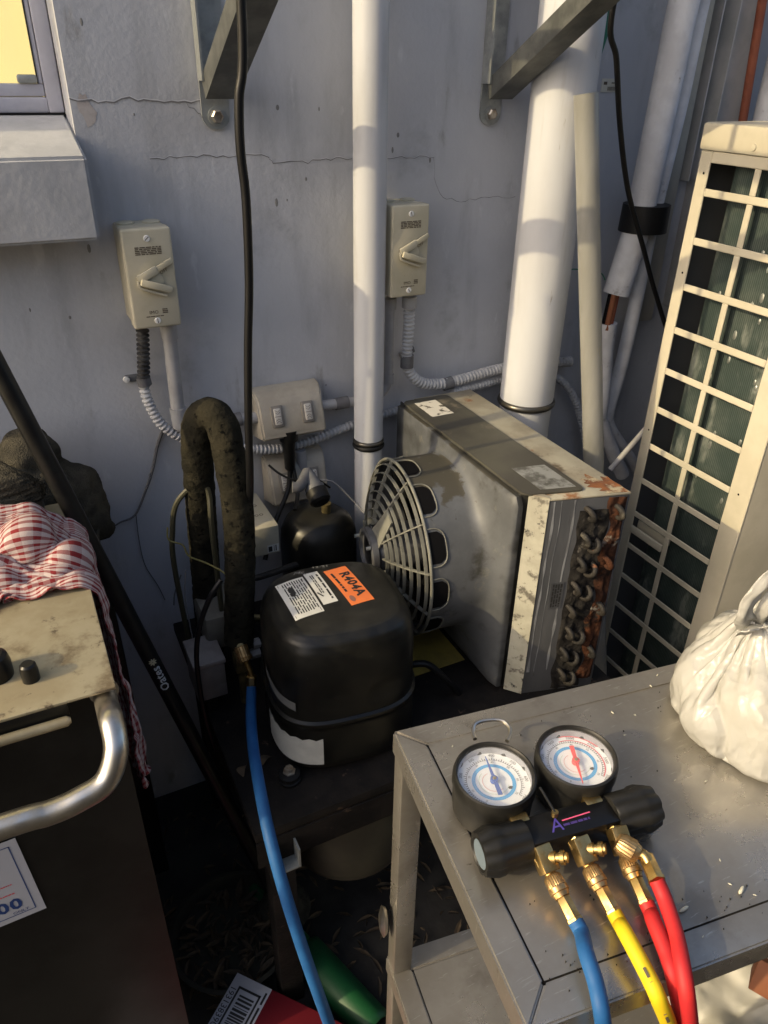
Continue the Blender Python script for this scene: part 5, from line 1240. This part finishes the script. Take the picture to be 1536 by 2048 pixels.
# gauges and manifold: local frame of the trolley top, z from the table
ga = thing('gauge_manifold', 'black refrigerant manifold with two round gauges on the trolley', 'gauge set', tuple(onZ(1100, 1640, .85)))
ang = -.15; mx = V((math.cos(ang), math.sin(ang), 0)); my = V((-math.sin(ang), math.cos(ang), 0))   # my away from viewer
def gauge(px, py, needle_mat, needle_ang, red, tilt):
    zc = .899; c_ = onZ(px, py, zc); 
    M0 = Matrix.Translation((c_.x, c_.y, .8515)) @ Matrix.Rotation(ang, 4, 'Z')
    H = zc-.8515
    Rg = .0385
    vs = []; segs = 72; mbb = MB()
    profl = [(.80, .0), (.93, .003), (.955, .010), (.97, .030), (1.0, .034), (1.0, H-.004), (.975, H), (.93, H+.001), (.895, H-.0005), (.885, H-.004), (.88, H-.012)]
    for (s_, h_) in profl:
        for k in range(segs):
            a = 2*PI*k/segs; fl = 1.0
            if .004 < h_ < .038: fl = 1-.035*max(0, math.sin(a*9))**2
            mbb.v.append(tuple(M0 @ V((Rg*s_*fl*math.cos(a), Rg*s_*fl*math.sin(a), h_))))
    for i in range(len(profl)-1):
        for k in range(segs): mbb.f.append((i*segs+k, i*segs+(k+1) % segs, (i+1)*segs+(k+1) % segs, (i+1)*segs+k))
    mbb.f.append(tuple(reversed(range(segs))))
    gb_ = mbb.build('gauge', M_boot, ga, 40)
    zd = H-.0115; R = Rg*.88
    P = lambda e: (lambda u, v: M0 @ V((u, v, zd+e)))
    disc = [(R*math.cos(2*PI*k/48), R*math.sin(2*PI*k/48)) for k in range(48)]
    decal('dial', [(disc, [tuple(range(48))])], P(0), M_dial, gb_)
    MB().lathe([(R, zd), (R, H-.004), (R*.985, H-.004), (R*.985, zd)], M0, 48, False).build('inner_bezel', mat('bezel_grey', (.35, .36, .40), rough=.3, metal=.5), gb_)
    def ann(r0, r1, a0, a1, n=48):
        vs = []; 
        for k in range(n+1):
            a = a0+(a1-a0)*k/n; vs += [(r0*math.cos(a), r0*math.sin(a)), (r1*math.cos(a), r1*math.sin(a))]
        return vs, [(2*i, 2*i+1, 2*i+3, 2*i+2) for i in range(n)]
    decal('blue_band', [ann(R*.50, R*.60, 0, 2*PI)], P(.0003), M_dblue, gb_)
    A0, A1 = math.radians(-50), math.radians(230)
    tk = [ann(R*.735, R*.745, A0, A1, 60)]
    for k in range(57):
        a = A0+(A1-A0)*k/56; l_ = .05 if k % 4 else .085; w_ = .0042
        r0, r1 = R*.745, R*(.745+l_); c2, s2 = math.cos(a), math.sin(a)
        tk.append(([(r0*c2+w_*R*s2*2, r0*s2-w_*R*c2*2), (r1*c2+w_*R*s2*2, r1*s2-w_*R*c2*2), (r1*c2-w_*R*s2*2, r1*s2+w_*R*c2*2), (r0*c2-w_*R*s2*2, r0*s2+w_*R*c2*2)], [(0, 1, 2, 3)]))
    nums = ['0', '100', '200', '300', '400', '500', '600', '700'] if not red else ['0', '500', '1000', '1500', '2000', '2500', '3000', '3500']
    for k, s_ in enumerate(nums):
        a = A1-(A1-A0)*k/(len(nums)-1); tk.append(shift2d(text2d(s_, .0042), R*.90*math.cos(a), R*.90*math.sin(a), a-PI/2))
        tk.append(shift2d(text2d(str(k*10), .0030), R*.665*math.cos(a), R*.665*math.sin(a), a-PI/2))
    decal('scale', tk, P(.0003), M_dred if False else M_ink, gb_)
    if red:
        decal('red_arc', [ann(R*.80, R*.83, A0, math.radians(95), 40), ann(R*.95, R*.985, math.radians(20), math.radians(90), 30)], P(.0004), M_dred, gb_)
    decal('pink_arc', [ann(R*.30, R*.315, math.radians(100), math.radians(300), 30), ann(R*.93, R*.95, math.radians(250), math.radians(290), 12)], P(.0003), mat('pale_pink', (.6, .28, .28), rough=.5), gb_)
    decal('green_arc', [ann(R*.40, R*.41, math.radians(120), math.radians(330), 30)], P(.0003), mat('pale_green', (.35, .5, .36), rough=.5), gb_)
    decal('maker_dot', [([(R*.07*math.cos(2*PI*k/16)+R*.36, R*.05*math.sin(2*PI*k/16)-R*.30) for k in range(16)], [tuple(range(16))])], P(.0003), M_ink, gb_)
    # needle: slim pointer, broad tail
    nb_ = MB(); d_ = V((math.cos(needle_ang), math.sin(needle_ang), 0)); s_ = V((-d_.y, d_.x, 0))
    z0 = zd+.004
    poly = [d_*(R*.78)+s_*.0003, d_*(R*.10)+s_*.0016, -d_*(R*.10)+s_*.0018, -d_*(R*.52)+s_*.0022, -d_*(R*.52)-s_*.0022, -d_*(R*.10)-s_*.0018, d_*(R*.10)-s_*.0016, d_*(R*.78)-s_*.0003]
    nb_.prism([(q.x, q.y) for q in poly], .0006, M0 @ Matrix.Translation((0, 0, z0))).lathe([(.0036, z0-.003), (.0036, z0+.0012), (0, z0+.0013)], M0, 16)
    nd = nb_.build('needle', needle_mat, gb_)
    MB().lathe([(.0017, z0+.0012), (.0015, z0+.0022), (0, z0+.0023)], M0, 12).build('pivot', M_brass, nd)
    MB().lathe([(R*.995, H-.0032), (R*.995, H-.0026), (0, H-.0020)], M0, 40).build('lens', M_lens, gb_)
    return c_
M_lens = mat('clear_lens', (1, 1, 1), rough=.02, alpha=.07)
g1 = gauge(990, 1547, M_nblue, math.radians(84), False, 0)
g2 = gauge(1154, 1510, M_nred, math.radians(-106), True, 0)
# body and hand wheels
bl, br_ = onZ(1060, 1680, .8735), onZ(1212, 1637, .8735); bd = (br_-bl).normalized(); bn = V((-bd.y, bd.x, 0))
bm_ = MB(); BL = (br_-bl).length
MBm = Matrix((bd, bn, V((0, 0, 1)))).transposed().to_4x4(); MBm.translation = (bl+br_)/2
bm_.box((-BL/2-.004, -.0135, -.0125), (BL/2+.004, .0135, .0130), .0012, MBm).build('body', M_body, ga)
for sgn in (-1, 1):
    Mk = MBm @ Matrix.Translation((sgn*(BL/2+.0042), 0, 0)) @ Matrix.Rotation(sgn*PI/2, 4, 'Y')
    mk = MB(); segs = 64; pr = [(.0185, .0), (.0200, .002), (.0200, .024), (.0214, .027), (.0218, .033), (.0184, .044), (.0148, .0445), (.0135, .0425), (0, .0425)]
    vs = []
    for (r, h_) in pr:
        for k in range(segs):
            a = 2*PI*k/segs; f_ = 1.0
            if .001 < h_ < .0443 and r > .017: f_ = 1-.09*(.5+.5*math.cos(8*a))**2 if h_ < .026 else 1-.10*(.5+.5*math.cos(8*a))**2
            vs.append((r*f_*math.cos(a), r*f_*math.sin(a), h_))
    fs = [(i*segs+k, i*segs+(k+1) % segs, (i+1)*segs+(k+1) % segs, (i+1)*segs+k) for i in range(len(pr)-1) for k in range(segs)]
    fs.append(tuple(reversed(range(segs))))
    kn = mk.add(vs, fs, Mk).build('hand_wheel', M_boot, ga, 40)
    MB().lathe([(.0125, .0426), (.0125, .0433), (0, .0434)], Mk, 24).build('cap_disc', mat('disc_blue', (.12, .16, .2), rough=.3) if sgn < 0 else M_dred, kn)
tp = lambda u, v: MBm @ V((u, v, .0133))
decal('logo_letter', [shift2d(text2d('A', .018, shear=.25), -.016, -.002)], tp, M_purple, ga)
decal('logo_line', [shift2d(rect2d(-.014, -.0006, .014, .0006), .006, .0015, .03)], tp, M_pink, ga)
decal('logo_word', [shift2d(q, .004, -.0035) for q in scribble(1, .026, .0035, random.Random(6))], tp, mat('logo_dim', (.05, .03, .16), rough=.5), ga)
# brass square stems under the gauges
for px, py in ((1036, 1637), (1182, 1600)):
    q = onZ(px, py+6, .880); Ms = Matrix.Translation(q) @ Matrix.Rotation(math.atan2(bd.y, bd.x), 4, 'Z')
    MB().box((-.0085, -.006, -.012), (.0085, .004, .007), .0015, Ms).build('gauge_stem', M_brass, ga)
    MB().lathe([(.005, 0), (.0045, .004), (0, .005)], Ms @ Matrix.Translation((.003, -.006, 0)) @ Matrix.Rotation(PI/2, 4, 'X'), 12).build('stem_screw', M_brass, ga)
q0, q1 = onZ(1110, 1625, .894), onZ(1080, 1575, .90)
MB().cyl(q0, q1, .0012, 8).build('sight_rod', M_black, ga); MB().cyl(q0-V((0, 0, .004)), q0+V((0, 0, .001)), .003, 10).build('rod_foot', M_brass, ga)
# hanging hook
hk = [onZ(950, 1478, .885), onZ(946, 1462, .885), onZ(952, 1447, .886), onZ(975, 1440, .887), onZ(1003, 1441, .887), onZ(1018, 1453, .886), onZ(1020, 1468, .885), onZ(1014, 1482, .885)]
hk = [h_-V((0, 0, 0)) for h_ in hk]
MB().tube(crv(hk, 6), .0021, 10).build('hook', M_chrome, ga)
# ports, couplings, hoses
def port(px, py, qx, qy, ex, ey, hose_mat, label, hose_pts, elbow=False, nm='charging_hose'):
    a = onZ(px, py, .872); b = onZ(qx, qy, .8665); e = onZ(ex, ey, .8655); d = (b-a).normalized()
    pt = MB(); pt.cyl(a-d*.012, a+d*.004, .0078, 6).cyl(a+d*.004, a+d*.016, .0052, 10)
    pt.box((-.0075, -.010, -.004), (.0075, .012, .011), .0012, Matrix.Translation(a) @ Matrix.Rotation(math.atan2(d.y, d.x)+PI/2, 4, 'Z') @ Matrix.Rotation(.5, 4, 'X'))
    po = pt.build('port', M_brass, ga)
    st = a+V((0, 0, .004)); sd_ = (mx*.62-my*.38+V((0, 0, .30))).normalized()
    if not elbow:
        pr = [(0, .0056), (.010, .0056), (.0102, .0042), (.014, .0042), (.0142, .0060), (.0175, .0060), (.0177, .0044), (.020, .0044), (.0202, .0024)]
        MB().tube([st+sd_*h_ for h_, r in pr], [r for h_, r in pr], 18).build('flare_stub', M_brass, po)
    # knurled swivel nut
    h0 = a+d*.0125; Lk = .0185
    kn = MB(); pts = [h0, h0+d*.002, h0+d*.010, h0+d*.0105, h0+d*.0145, h0+d*.015, h0+d*Lk]
    kn.tube(pts[:3], [.0062, .0078, .0082], 56, True, .045).tube(pts[2:], [.0070, .0086, .0086, .0075, .0066], 24); kn.build('swivel_nut', M_knurl, po)
    fe = MB(); f0 = h0+d*Lk; fe.tube([f0, f0+d*.001, f0+d*.017, f0+d*.0175, f0+d*.0198], [.0056, .0062, .0064, .0071, .0071], 6); fe.build('ferrule', M_brass, po)
    tip = f0+d*.0188
    hs = MB().tube(crv([tip, tip+d*.010]+hose_pts, 10), .0064, 18).build(nm, hose_mat); tag(hs, label, 'hose')
    return a, d, tip, sd_, st
Zt = .8640
B1 = [onZ(1172, 1905, .868), onZ(1191, 1965, .866), onZ(1204, 2030, .855), onZ(1212, 2110, .80), onZ(1215, 2250, .66), onZ(1215, 2400, .45)]
port(1087, 1722, 1115, 1775, 0, 0, M_blue, 'blue hose running off the trolley from the manifold', B1)
Y1_ = [onZ(1250, 1865, .868), onZ(1290, 1940, .866), onZ(1318, 2000, .858), onZ(1345, 2080, .80), onZ(1360, 2220, .66), onZ(1365, 2400, .45)]
port(1163, 1705, 1190, 1755, 0, 0, M_yel, 'yellow hose running off the trolley from the manifold', Y1_)
R1_ = [onZ(1306, 1840, .867), onZ(1332, 1905, .866), onZ(1350, 1965, .858), onZ(1362, 2040, .81), onZ(1370, 2180, .66), onZ(1375, 2400, .45)]
a, d, tip, sd_, st = port(1238, 1685, 1262, 1738, 0, 0, M_red, 'red hose nearer the yellow hose, leaving the manifold port', R1_, True)
cp = thing('loop_coupling', 'brass coupling of the second red hose parked on the manifold', 'coupling', tuple(st))
k0 = onZ(1243, 1688, .886); k1 = onZ(1262, 1700, .884); kd = (k1-k0).normalized()
MB().tube([k0-kd*.004, k0, k0+kd*.010, k0+kd*.0105, k0+kd*.015], [.007, .0094, .0098, .0085, .0075], 48, True, .04).build('swivel_nut', M_knurl, cp)
e0 = k0+kd*.014; e1 = onZ(1290, 1712, .884); e2 = onZ(1303, 1740, .879)
MB().tube(crv([e0, e1, e2], 6), .0045, 12).build('elbow', M_brass, cp)
dd = (onZ(1300, 1735, .879)-onZ(1284, 1700, .879)).normalized()
f0 = onZ(1291, 1712, .880); MB().tube([f0, f0+dd*.001, f0+dd*.020, f0+dd*.0205, f0+dd*.0235], [.0058, .0066, .0068, .0076, .0076], 6).build('ferrule', M_brass, cp)
tip = f0+dd*.022
hs = MB().tube(crv([tip, onZ(1330, 1800, .873), onZ(1352, 1870, .871), onZ(1366, 1940, .870), onZ(1376, 2010, .85), onZ(1384, 2100, .78), onZ(1390, 2250, .62), onZ(1392, 2400, .45)], 10), .0064, 18).build('charging_hose', M_red)
tag(hs, 'red hose on the right, looped from the parked brass coupling', 'hose')
def along(pts, s0, r):
    pts = crv(pts, 10); acc = [0]
    for p_, q_ in zip(pts[:-1], pts[1:]): acc.append(acc[-1]+(q_-p_).length)
    def f(u, v):
        t_ = min(max(s0+u, 0), acc[-1]-1e-6); i = max(k for k in range(len(acc)) if acc[k] <= t_); i = min(i, len(pts)-2)
        c_ = pts[i].lerp(pts[i+1], (t_-acc[i])/(acc[i+1]-acc[i])); d_ = (pts[i+1]-pts[i]).normalized()
        n_ = (CAM-c_); n_ = (n_-d_*n_.dot(d_)).normalized(); s_ = n_.cross(d_); a_ = v/r
        return c_+(n_*math.cos(a_)+s_*math.sin(a_))*(r+.0003)
    return f
decal('hose_print', [shift2d(g_, .035, 0) for g_ in scribble(1, .07, .0034, random.Random(8))], along(Y1_, .028, .0064), M_print, [o for o in col.objects if o.name.startswith('charging_hose') and 'yellow' in o['label']][0])

# blue hose on the compressor
bf = onZ(491, 1322, .690)
bh = thing('suction_hose_fitting', 'brass fitting joining the left blue hose to the compressor valve', 'fitting', tuple(bf))
f1 = sv+V((.004, -.013, .0)); k0 = onY(486, 1306, f1.y-.030); k1 = onY(497, 1335, f1.y-.046)
kd = (k1-k0).normalized()
MB().tube([k0-kd*.012, k0-kd*.011, k0+kd*.006, k0+kd*.007, k0+kd*.013], [.0090, .0108, .0112, .0124, .0112], 40, True, .04).build('swivel_nut', M_knurl, bh)
MB().cyl(k0-kd*.010, sv, .0065, 12).build('stem', M_brassold, bh)
e0 = k0+kd*.012; e2 = onY(503, 1352, e0.y-.006)
MB().tube(crv([e0, onY(500, 1342, e0.y-.004), e2], 6), .0052, 12).build('elbow', M_brass, bh)
e3 = onY(503, 1380, e2.y-.004)
MB().tube([e2-V((0, 0, -.002)), e2, e3, e3+(e3-e2)*.02], [.0055, .0080, .0082, .0088], 6).build('ferrule', M_brass, bh)
B2 = [e3-(e3-e2)*.15, onY(502, 1430, -.425), onY(507, 1500, -.500), onY(522, 1590, -.585), onY(541, 1680, -.645), onY(571, 1790, -.69), onY(606, 1900, -.72), onY(634, 1980, -.74), onY(668, 2075, -.75), onY(720, 2220, -.76)]
hs = MB().tube(crv(B2, 10), .0081, 18).build('charging_hose', M_blue); tag(hs, 'blue hose dropping from the compressor valve to the ground', 'hose')

# plastic bag on the trolley
bg_ = thing('plastic_bag', 'knotted white plastic bag standing on the trolley', 'bag', (.64, -.905, .85))
BCX, BCY = .645, -.912
def ridged(p, o=4):
    s_, a_ = 0, 1
    for k in range(o): s_ += a_*(1-abs(noise.noise(p))*2); p = p*2.1; a_ *= .5
    return s_
def bag_film():
    nu, nv = 140, 58; circ, hgt = .665, .245; rng = np.random.RandomState(4)
    kn = np.array([BCX-.045, BCY+.026, .982]); cen = np.array([BCX, BCY])
    th = np.linspace(0, 2*np.pi, nu, endpoint=False); tt = np.linspace(0, 1, nv)
    T, A = np.meshgrid(tt, th, indexing='ij')
    # rest: a tube of film; start: belly round the contents, gathered at the knot, tucked under at the bottom
    R = np.interp(T, [0, .18, .30, .55, .80, .93, 1], [.060, .092, .112, .116, .070, .018, .012]); H = np.interp(T, [0, .18, .30, .55, .80, .93, 1], [.853, .854, .875, .930, .968, .978, .985])
    X = np.stack([cen[0]+(kn[0]-cen[0])*T**3+R*np.cos(A), cen[1]+(kn[1]-cen[1])*T**3+R*np.sin(A), H], -1).reshape(-1, 3)
    P = X+rng.randn(*X.shape)*.0012; Q = P.copy()
    idx = np.arange(nu*nv).reshape(nv, nu); r1 = np.roll(idx, -1, 1); r2 = np.roll(idx, -2, 1)
    du, dv = circ/nu, hgt/nv; E, L, K = [], [], []
    for a_, b_, l_, k_ in ((idx, r1, du, .5), (idx[:-1], idx[1:], dv, .5), (idx[:-1], r1[1:], math.hypot(du, dv), .4), (r1[:-1], idx[1:], math.hypot(du, dv), .4), (idx, r2, 2*du, .07), (idx[:-2], idx[2:], 2*dv, .07)):
        E.append(np.stack([a_.ravel(), b_.ravel()], 1)); L.append(np.full(a_.size, l_)); K.append(np.full(a_.size, k_))
    E = np.concatenate(E); L = np.concatenate(L); K = np.concatenate(K); N = nu*nv
    cnt = np.bincount(E.ravel(), minlength=N).astype(float)[:, None]
    pin = np.zeros(N, bool); pin[idx[-3:].ravel()] = True; P0 = P.copy()
    balls = [((BCX-.045, BCY-.015, .902), .052), ((BCX+.035, BCY-.03, .900), .050), ((BCX-.01, BCY+.04, .902), .052), ((BCX+.045, BCY+.04, .898), .048), ((BCX-.055, BCY+.035, .893), .042), ((BCX-.035, BCY-.055, .884), .034), ((BCX+.015, BCY-.065, .884), .034), ((BCX-.085, BCY+.01, .880), .028), ((BCX-.02, BCY, .932), .034)]
    for s_ in range(110):
        vel = (P-Q)*.90; Q = P.copy(); P = P+vel; P[:, 2] -= 9.8*.006**2
        for it in range(14):
            d = P[E[:, 1]]-P[E[:, 0]]; l = np.linalg.norm(d, axis=1)+1e-9; c = d*((l-L)/l*K)[:, None]; D = np.zeros_like(P)
            for ax in range(3): D[:, ax] = np.bincount(E[:, 0], c[:, ax], N)-np.bincount(E[:, 1], c[:, ax], N)
            P += D/cnt*1.9; P[pin] = P0[pin]
        for bc, br in balls:
            q = P-np.array(bc); ln = np.linalg.norm(q, axis=1); ins = ln < br+.002
            if ins.any(): P[ins] = np.array(bc)+q[ins]/ln[ins][:, None]*(br+.002); Q[ins] = P[ins]
        lo = P[:, 2] < .8525; P[lo, 2] = .8525; Q[lo] = P[lo]
        rr_ = P[:, :2]-cen; ln = np.linalg.norm(rr_, axis=1); mx_ = np.interp(P[:, 2], [.8525, .862, .885, .92], [.098, .110, .122, .126]); o_ = ln > mx_; P[o_, :2] = cen+rr_[o_]/ln[o_][:, None]*mx_[o_][:, None]
    mb = MB(); mb.v = [tuple(p) for p in P]; mb.uv = [((i % nu)*du, (i//nu)*dv) for i in range(N)]
    mb.f = [(int(idx[j, i]), int(idx[j, (i+1) % nu]), int(idx[j+1, (i+1) % nu]), int(idx[j+1, i])) for j in range(nv-1) for i in range(nu)]
    mb.f.append(tuple(int(k) for k in idx[0][::-1]))
    return mb
mb = bag_film(); crumple(mb, .0022, 26, 40, 3.0); crumple(mb, .0012, 70, 90, 5.0); mb.uv = None
o = mb.build('bag_body', M_bag, bg_, 180); m_ = o.modifiers.new('s', 'SUBSURF'); m_.levels = 1; m_.render_levels = 1
# what the bag holds shows through as darker shapes
for k, (q, r_) in enumerate((((BCX-.045, BCY-.02, .905), .050), ((BCX+.035, BCY-.03, .902), .048), ((BCX-.01, BCY+.045, .905), .050), ((BCX+.05, BCY+.04, .902), .046))):
    MB().lathe([(.0, -r_), (r_*.7, -r_*.72), (r_*.97, -r_*.2), (r_*.97, r_*.25), (r_*.7, r_*.72), (0, r_)], Matrix.Translation(q), 24).build('bag_contents', M_whitecard if k % 2 else M_paper, bg_, 80)
kc = V((BCX-.045, BCY+.026, .986))
def ribbon(pts, w_, nm, seed):
    pts = crv(pts, 8); vs = []; n_ = len(pts)
    for i, p_ in enumerate(pts):
        t_ = (pts[min(i+1, n_-1)]-pts[max(i-1, 0)]).normalized(); s_ = t_.cross(V((.3, .9, .2))).normalized(); b_ = t_.cross(s_)
        for k in range(9):
            u = (k/8-.5)*2; ww = w_*(1+.25*noise.noise(p_*40+V((seed, 0, 0))))
            vs.append(p_+s_*u*ww+b_*(.30*ww*math.sin(u*2.2+seed)+.005*noise.noise(p_*45+V((u*1.5, seed, 0)))))
    o = MB().add(vs, [(i*9+k, i*9+k+1, (i+1)*9+k+1, (i+1)*9+k) for i in range(n_-1) for k in range(8)]).build(nm, M_bag, bg_, 180)
    m_ = o.modifiers.new('t', 'SOLIDIFY'); m_.thickness = .0012
ribbon([kc+V((-.004, 0, -.012)), kc+V((-.028, -.006, .012)), kc+V((-.032, -.010, .040)), kc+V((-.014, -.012, .064)), kc+V((.014, -.012, .070)), kc+V((.034, -.010, .060))], .009, 'handle_loop', 1)
ribbon([kc+V((0, 0, -.012)), kc+V((-.010, -.014, .020)), kc+V((-.002, -.018, .042)), kc+V((.024, -.016, .054)), kc+V((.044, -.010, .050))], .011, 'handle_loop', 2)
ribbon([kc+V((.0, 0, -.012)), kc+V((.014, -.006, .012)), kc+V((.026, -.006, .030)), kc+V((.030, 0, .048))], .015, 'handle_loop', 3)
ribbon([kc+V((.004, -.004, -.010)), kc+V((-.018, -.012, -.002)), kc+V((-.040, -.016, .004))], .0075, 'knot_end', 4)
ribbon([kc+V((-.012, -.012, -.006)), kc+V((.0, -.018, -.002)), kc+V((.016, -.012, -.004)), kc+V((.018, .008, -.006))], .013, 'knot', 5)

# crumbs on the trolley top
rr = random.Random(31); mb = MB()
for (px, py) in ((1368, 1818), (1483, 1780), (1460, 1768), (1406, 1873), (1510, 1790), (1270, 1430), (1315, 1350), (1302, 1372), (1412, 1562), (1350, 1560), (1240, 1690), (1440, 1720), (1250, 1470), (905, 1492), (1225, 1425), (1342, 1820)):
    q = onZ(px, py, .8512); L_ = rr.uniform(.001, .0028) if (px, py) not in ((1368, 1818), (1483, 1780)) else .0052
    a = rr.uniform(0, PI); d_ = V((math.cos(a), math.sin(a), 0))*L_
    mb.tube([q-d_, q-d_*.6, q, q+d_*.6, q+d_], [.0002, L_*.28, L_*.32, L_*.28, .0002], 6)
tag(mb.build('rice_crumbs', M_rice, None, 60, 'stuff'), 'pale rice grains and crumbs scattered on the trolley top', 'crumbs')
mb = MB()
for k in range(130):
    x, y = rr.uniform(.03, .60), -rr.uniform(.02, .285)
    if rr.random() < .45: y = -TD+RW+rr.gauss(0, .010)
    q = MT @ V((x, y, .0012)); s_ = rr.uniform(.0003, .0011)
    mb.add([q+V((-s_, -s_, -.001)), q+V((s_, -s_*.6, -.001)), q+V((s_*.4, s_, -.001)), q+V((0, 0, s_*.6))], [(0, 1, 3), (1, 2, 3), (2, 0, 3)])
tag(mb.build('grit', M_grit, None, 0, 'stuff'), 'dark grit scattered along the trolley top', 'grit')

# ================================================================== LOW, DARK THINGS ON THE GROUND
# packet with bar code
q0 = onZ(475, 1945, .06); q1 = onZ(650, 2030, .06); q2 = onZ(410, 2048, .06)
U_ = (q1-q0).normalized(); W_ = V((U_.y, -U_.x, 0))
if W_.dot(q2-q0) < 0: W_ = -W_
bx_ = thing('packet', 'red and white cardboard packet with bar code on the ground', 'packet', tuple(q0-V((0, 0, .06))))
Mb = Matrix((U_, W_, U_.cross(W_))).transposed().to_4x4(); Mb.translation = q0; sg = 1 if U_.cross(W_).z > 0 else -1
Lu = .26; lw = (onZ(543, 1982, .06)-q0).length
MB().box((0, 0, -.06 if sg > 0 else 0), (Lu, .30, 0 if sg > 0 else .06), .001, Mb).build('carton', M_redbox, bx_)
pm = lambda e: (lambda u, v: q0+U_*u+W_*v+V((0, 0, e)))
lb = decal('white_panel', [rect2d(.0005, .0005, lw, .298)], pm(.0006), M_whitecard, bx_)
fr_ = [rect2d(lw*.22, .018, lw*.84, .022), rect2d(lw*.22, .018, lw*.27, .25), rect2d(lw*.79, .018, lw*.84, .25)]
v_ = .030; rr = random.Random(5)
while v_ < .25:
    h_ = rr.uniform(.0012, .0045); fr_.append(rect2d(lw*.34, v_, lw*.74, v_+h_)); v_ += h_+rr.uniform(.0012, .003)
decal('bar_code', fr_, pm(.0010), M_ink, lb)
decal('bar_code_digits', [swap2d(text2d('1931383900', .0155, 'LEFT'), lw*.11, .022), *[swap2d(g_, lw*.92, .09) for g_ in scribble(1, .16, .006, random.Random(3))]], pm(.0010), M_ink, lb)
# green plastic scoop
c_ = onZ(690, 1985, .03); 
gs = thing('green_scoop', 'dark green curved plastic scoop on the ground', 'scoop', (c_.x, c_.y, 0))
g0, g1_ = onZ(610, 1890, .03), onZ(755, 2050, .03); gd = (g1_-g0).normalized(); gn = V((-gd.y, gd.x, 0))
mb = MB(); vs = []
for i in range(13):
    p_ = g0.lerp(g1_, i/12)
    for k in range(9):
        a = -1.2+2.4*k/8; vs.append(V((p_.x, p_.y, .006))+gn*(.036*math.sin(a))+V((0, 0, .050*(math.cos(a)-.36))))
mb.add(vs, [(i*9+k, i*9+k+1, (i+1)*9+k+1, (i+1)*9+k) for i in range(12) for k in range(8)])
o = mb.build('scoop_shell', M_dgreen, gs, 60); m_ = o.modifiers.new('t', 'SOLIDIFY'); m_.thickness = .003
MB().tube([g0-gd*.16+V((0, 0, .0)), g0+V((0, 0, .012))], .012, 12).build('scoop_handle', M_dgreen, gs)
# tub of dry litter
c_ = onZ(465, 1860, .05); tu = thing('round_tub', 'shallow round tub filled with dry leaf litter', 'tub', (c_.x, c_.y, 0))
MB().lathe([(.095, 0), (.112, .05), (.118, .055), (.110, .056), (.100, .03), (0, .03)], Matrix.Translation((c_.x, c_.y, 0)), 40).build('tub_wall', M_tan, tu)
rr = random.Random(77); mb = MB()
def leafm(mb, p_, L_, rr):
    a, b, t_ = rr.uniform(0, 2*PI), rr.uniform(-.5, .5), rr.uniform(-.6, .6)
    M_ = Matrix.Translation(p_) @ Matrix.Rotation(a, 4, 'Z') @ Matrix.Rotation(b, 4, 'Y') @ Matrix.Rotation(t_, 4, 'X')
    mb.add([(-L_, 0, 0), (-L_*.3, -L_*.22, .003), (L_*.4, -L_*.2, .003), (L_, 0, .001), (L_*.4, L_*.2, .004), (-L_*.3, L_*.22, .004), (0, 0, -.001)], [(0, 1, 6), (1, 2, 6), (2, 3, 6), (3, 4, 6), (4, 5, 6), (5, 0, 6)], M_)
for k in range(160):
    a, r = rr.uniform(0, 2*PI), .098*math.sqrt(rr.random()); leafm(mb, (c_.x+r*math.cos(a), c_.y+r*math.sin(a), .034+rr.uniform(0, .022)), rr.uniform(.008, .025), rr)
mb.build('leaf_litter', M_leaf, tu, 0, 'stuff')
mb = MB()
for k in range(500):
    leafm(mb, (rr.uniform(.02, .9), rr.uniform(-.8, -.05), .004+rr.uniform(0, .008)), rr.uniform(.006, .022), rr)
tag(mb.build('leaf_litter', M_leaf, None, 0, 'stuff'), 'dry leaves littering the dark ground', 'leaves')
# round-bottomed tank slung under the base
MB().lathe([(0, .205), (.045, .209), (.082, .224), (.108, .250), (.122, .285), (.126, .33), (.126, .4295), (0, .4297)], Matrix.Translation((.350, -.428, 0)), 48).build('tank', M_tan, cu, 50)
# pale sack and brown carton in front of the trolley, low at the right
def sack(cx, cy, r, h, label, seed):
    mb = MB(); nu, nv = 120, 60; off = V((seed, 3, 1))
    for j in range(nv+1):
        ph = j/nv*PI*.5
        for i in range(nu):
            a = 2*PI*i/nu; q = V((math.cos(a)*math.cos(ph)**.6, math.sin(a)*math.cos(ph)**.6, math.sin(ph)))
            f_ = 1+.10*noise.noise(q*1.7+off)+.035*ridged(q*3+off, 3)
            mb.v.append((cx+q.x*r*f_, cy+q.y*r*f_, .001+q.z*h*f_))
    for j in range(nv):
        for i in range(nu): mb.f.append((j*nu+i, j*nu+(i+1) % nu, (j+1)*nu+(i+1) % nu, (j+1)*nu+i))
    mb.f.append(tuple(reversed(range(nu)))); tag(mb.build('plastic_sack', M_sack, None, 180), label, 'sack')
q = onZ(1440, 2080, .40); sack(q.x+.05, q.y-.02, .19, .46, 'pale crumpled plastic sack under the front edge of the trolley', 4.0)
q = onZ(1562, 1928, .66)
t = thing('brown_carton', 'small brown carton with cream flap below the trolley edge', 'carton', (q.x, q.y, .4))
MB().box((-.014, -.014, -.035), (.03, .02, .0), .001, Matrix.Translation(q) @ Matrix.Rotation(.5, 4, 'Z') @ Matrix.Rotation(.5, 4, 'Y')).build('carton_body', M_brown, t)
MB().box((-.004, -.0145, -.003), (.03, .014, .008), .003, Matrix.Translation(q) @ Matrix.Rotation(.5, 4, 'Z') @ Matrix.Rotation(.5, 4, 'Y')).build('flap', M_rice, t)
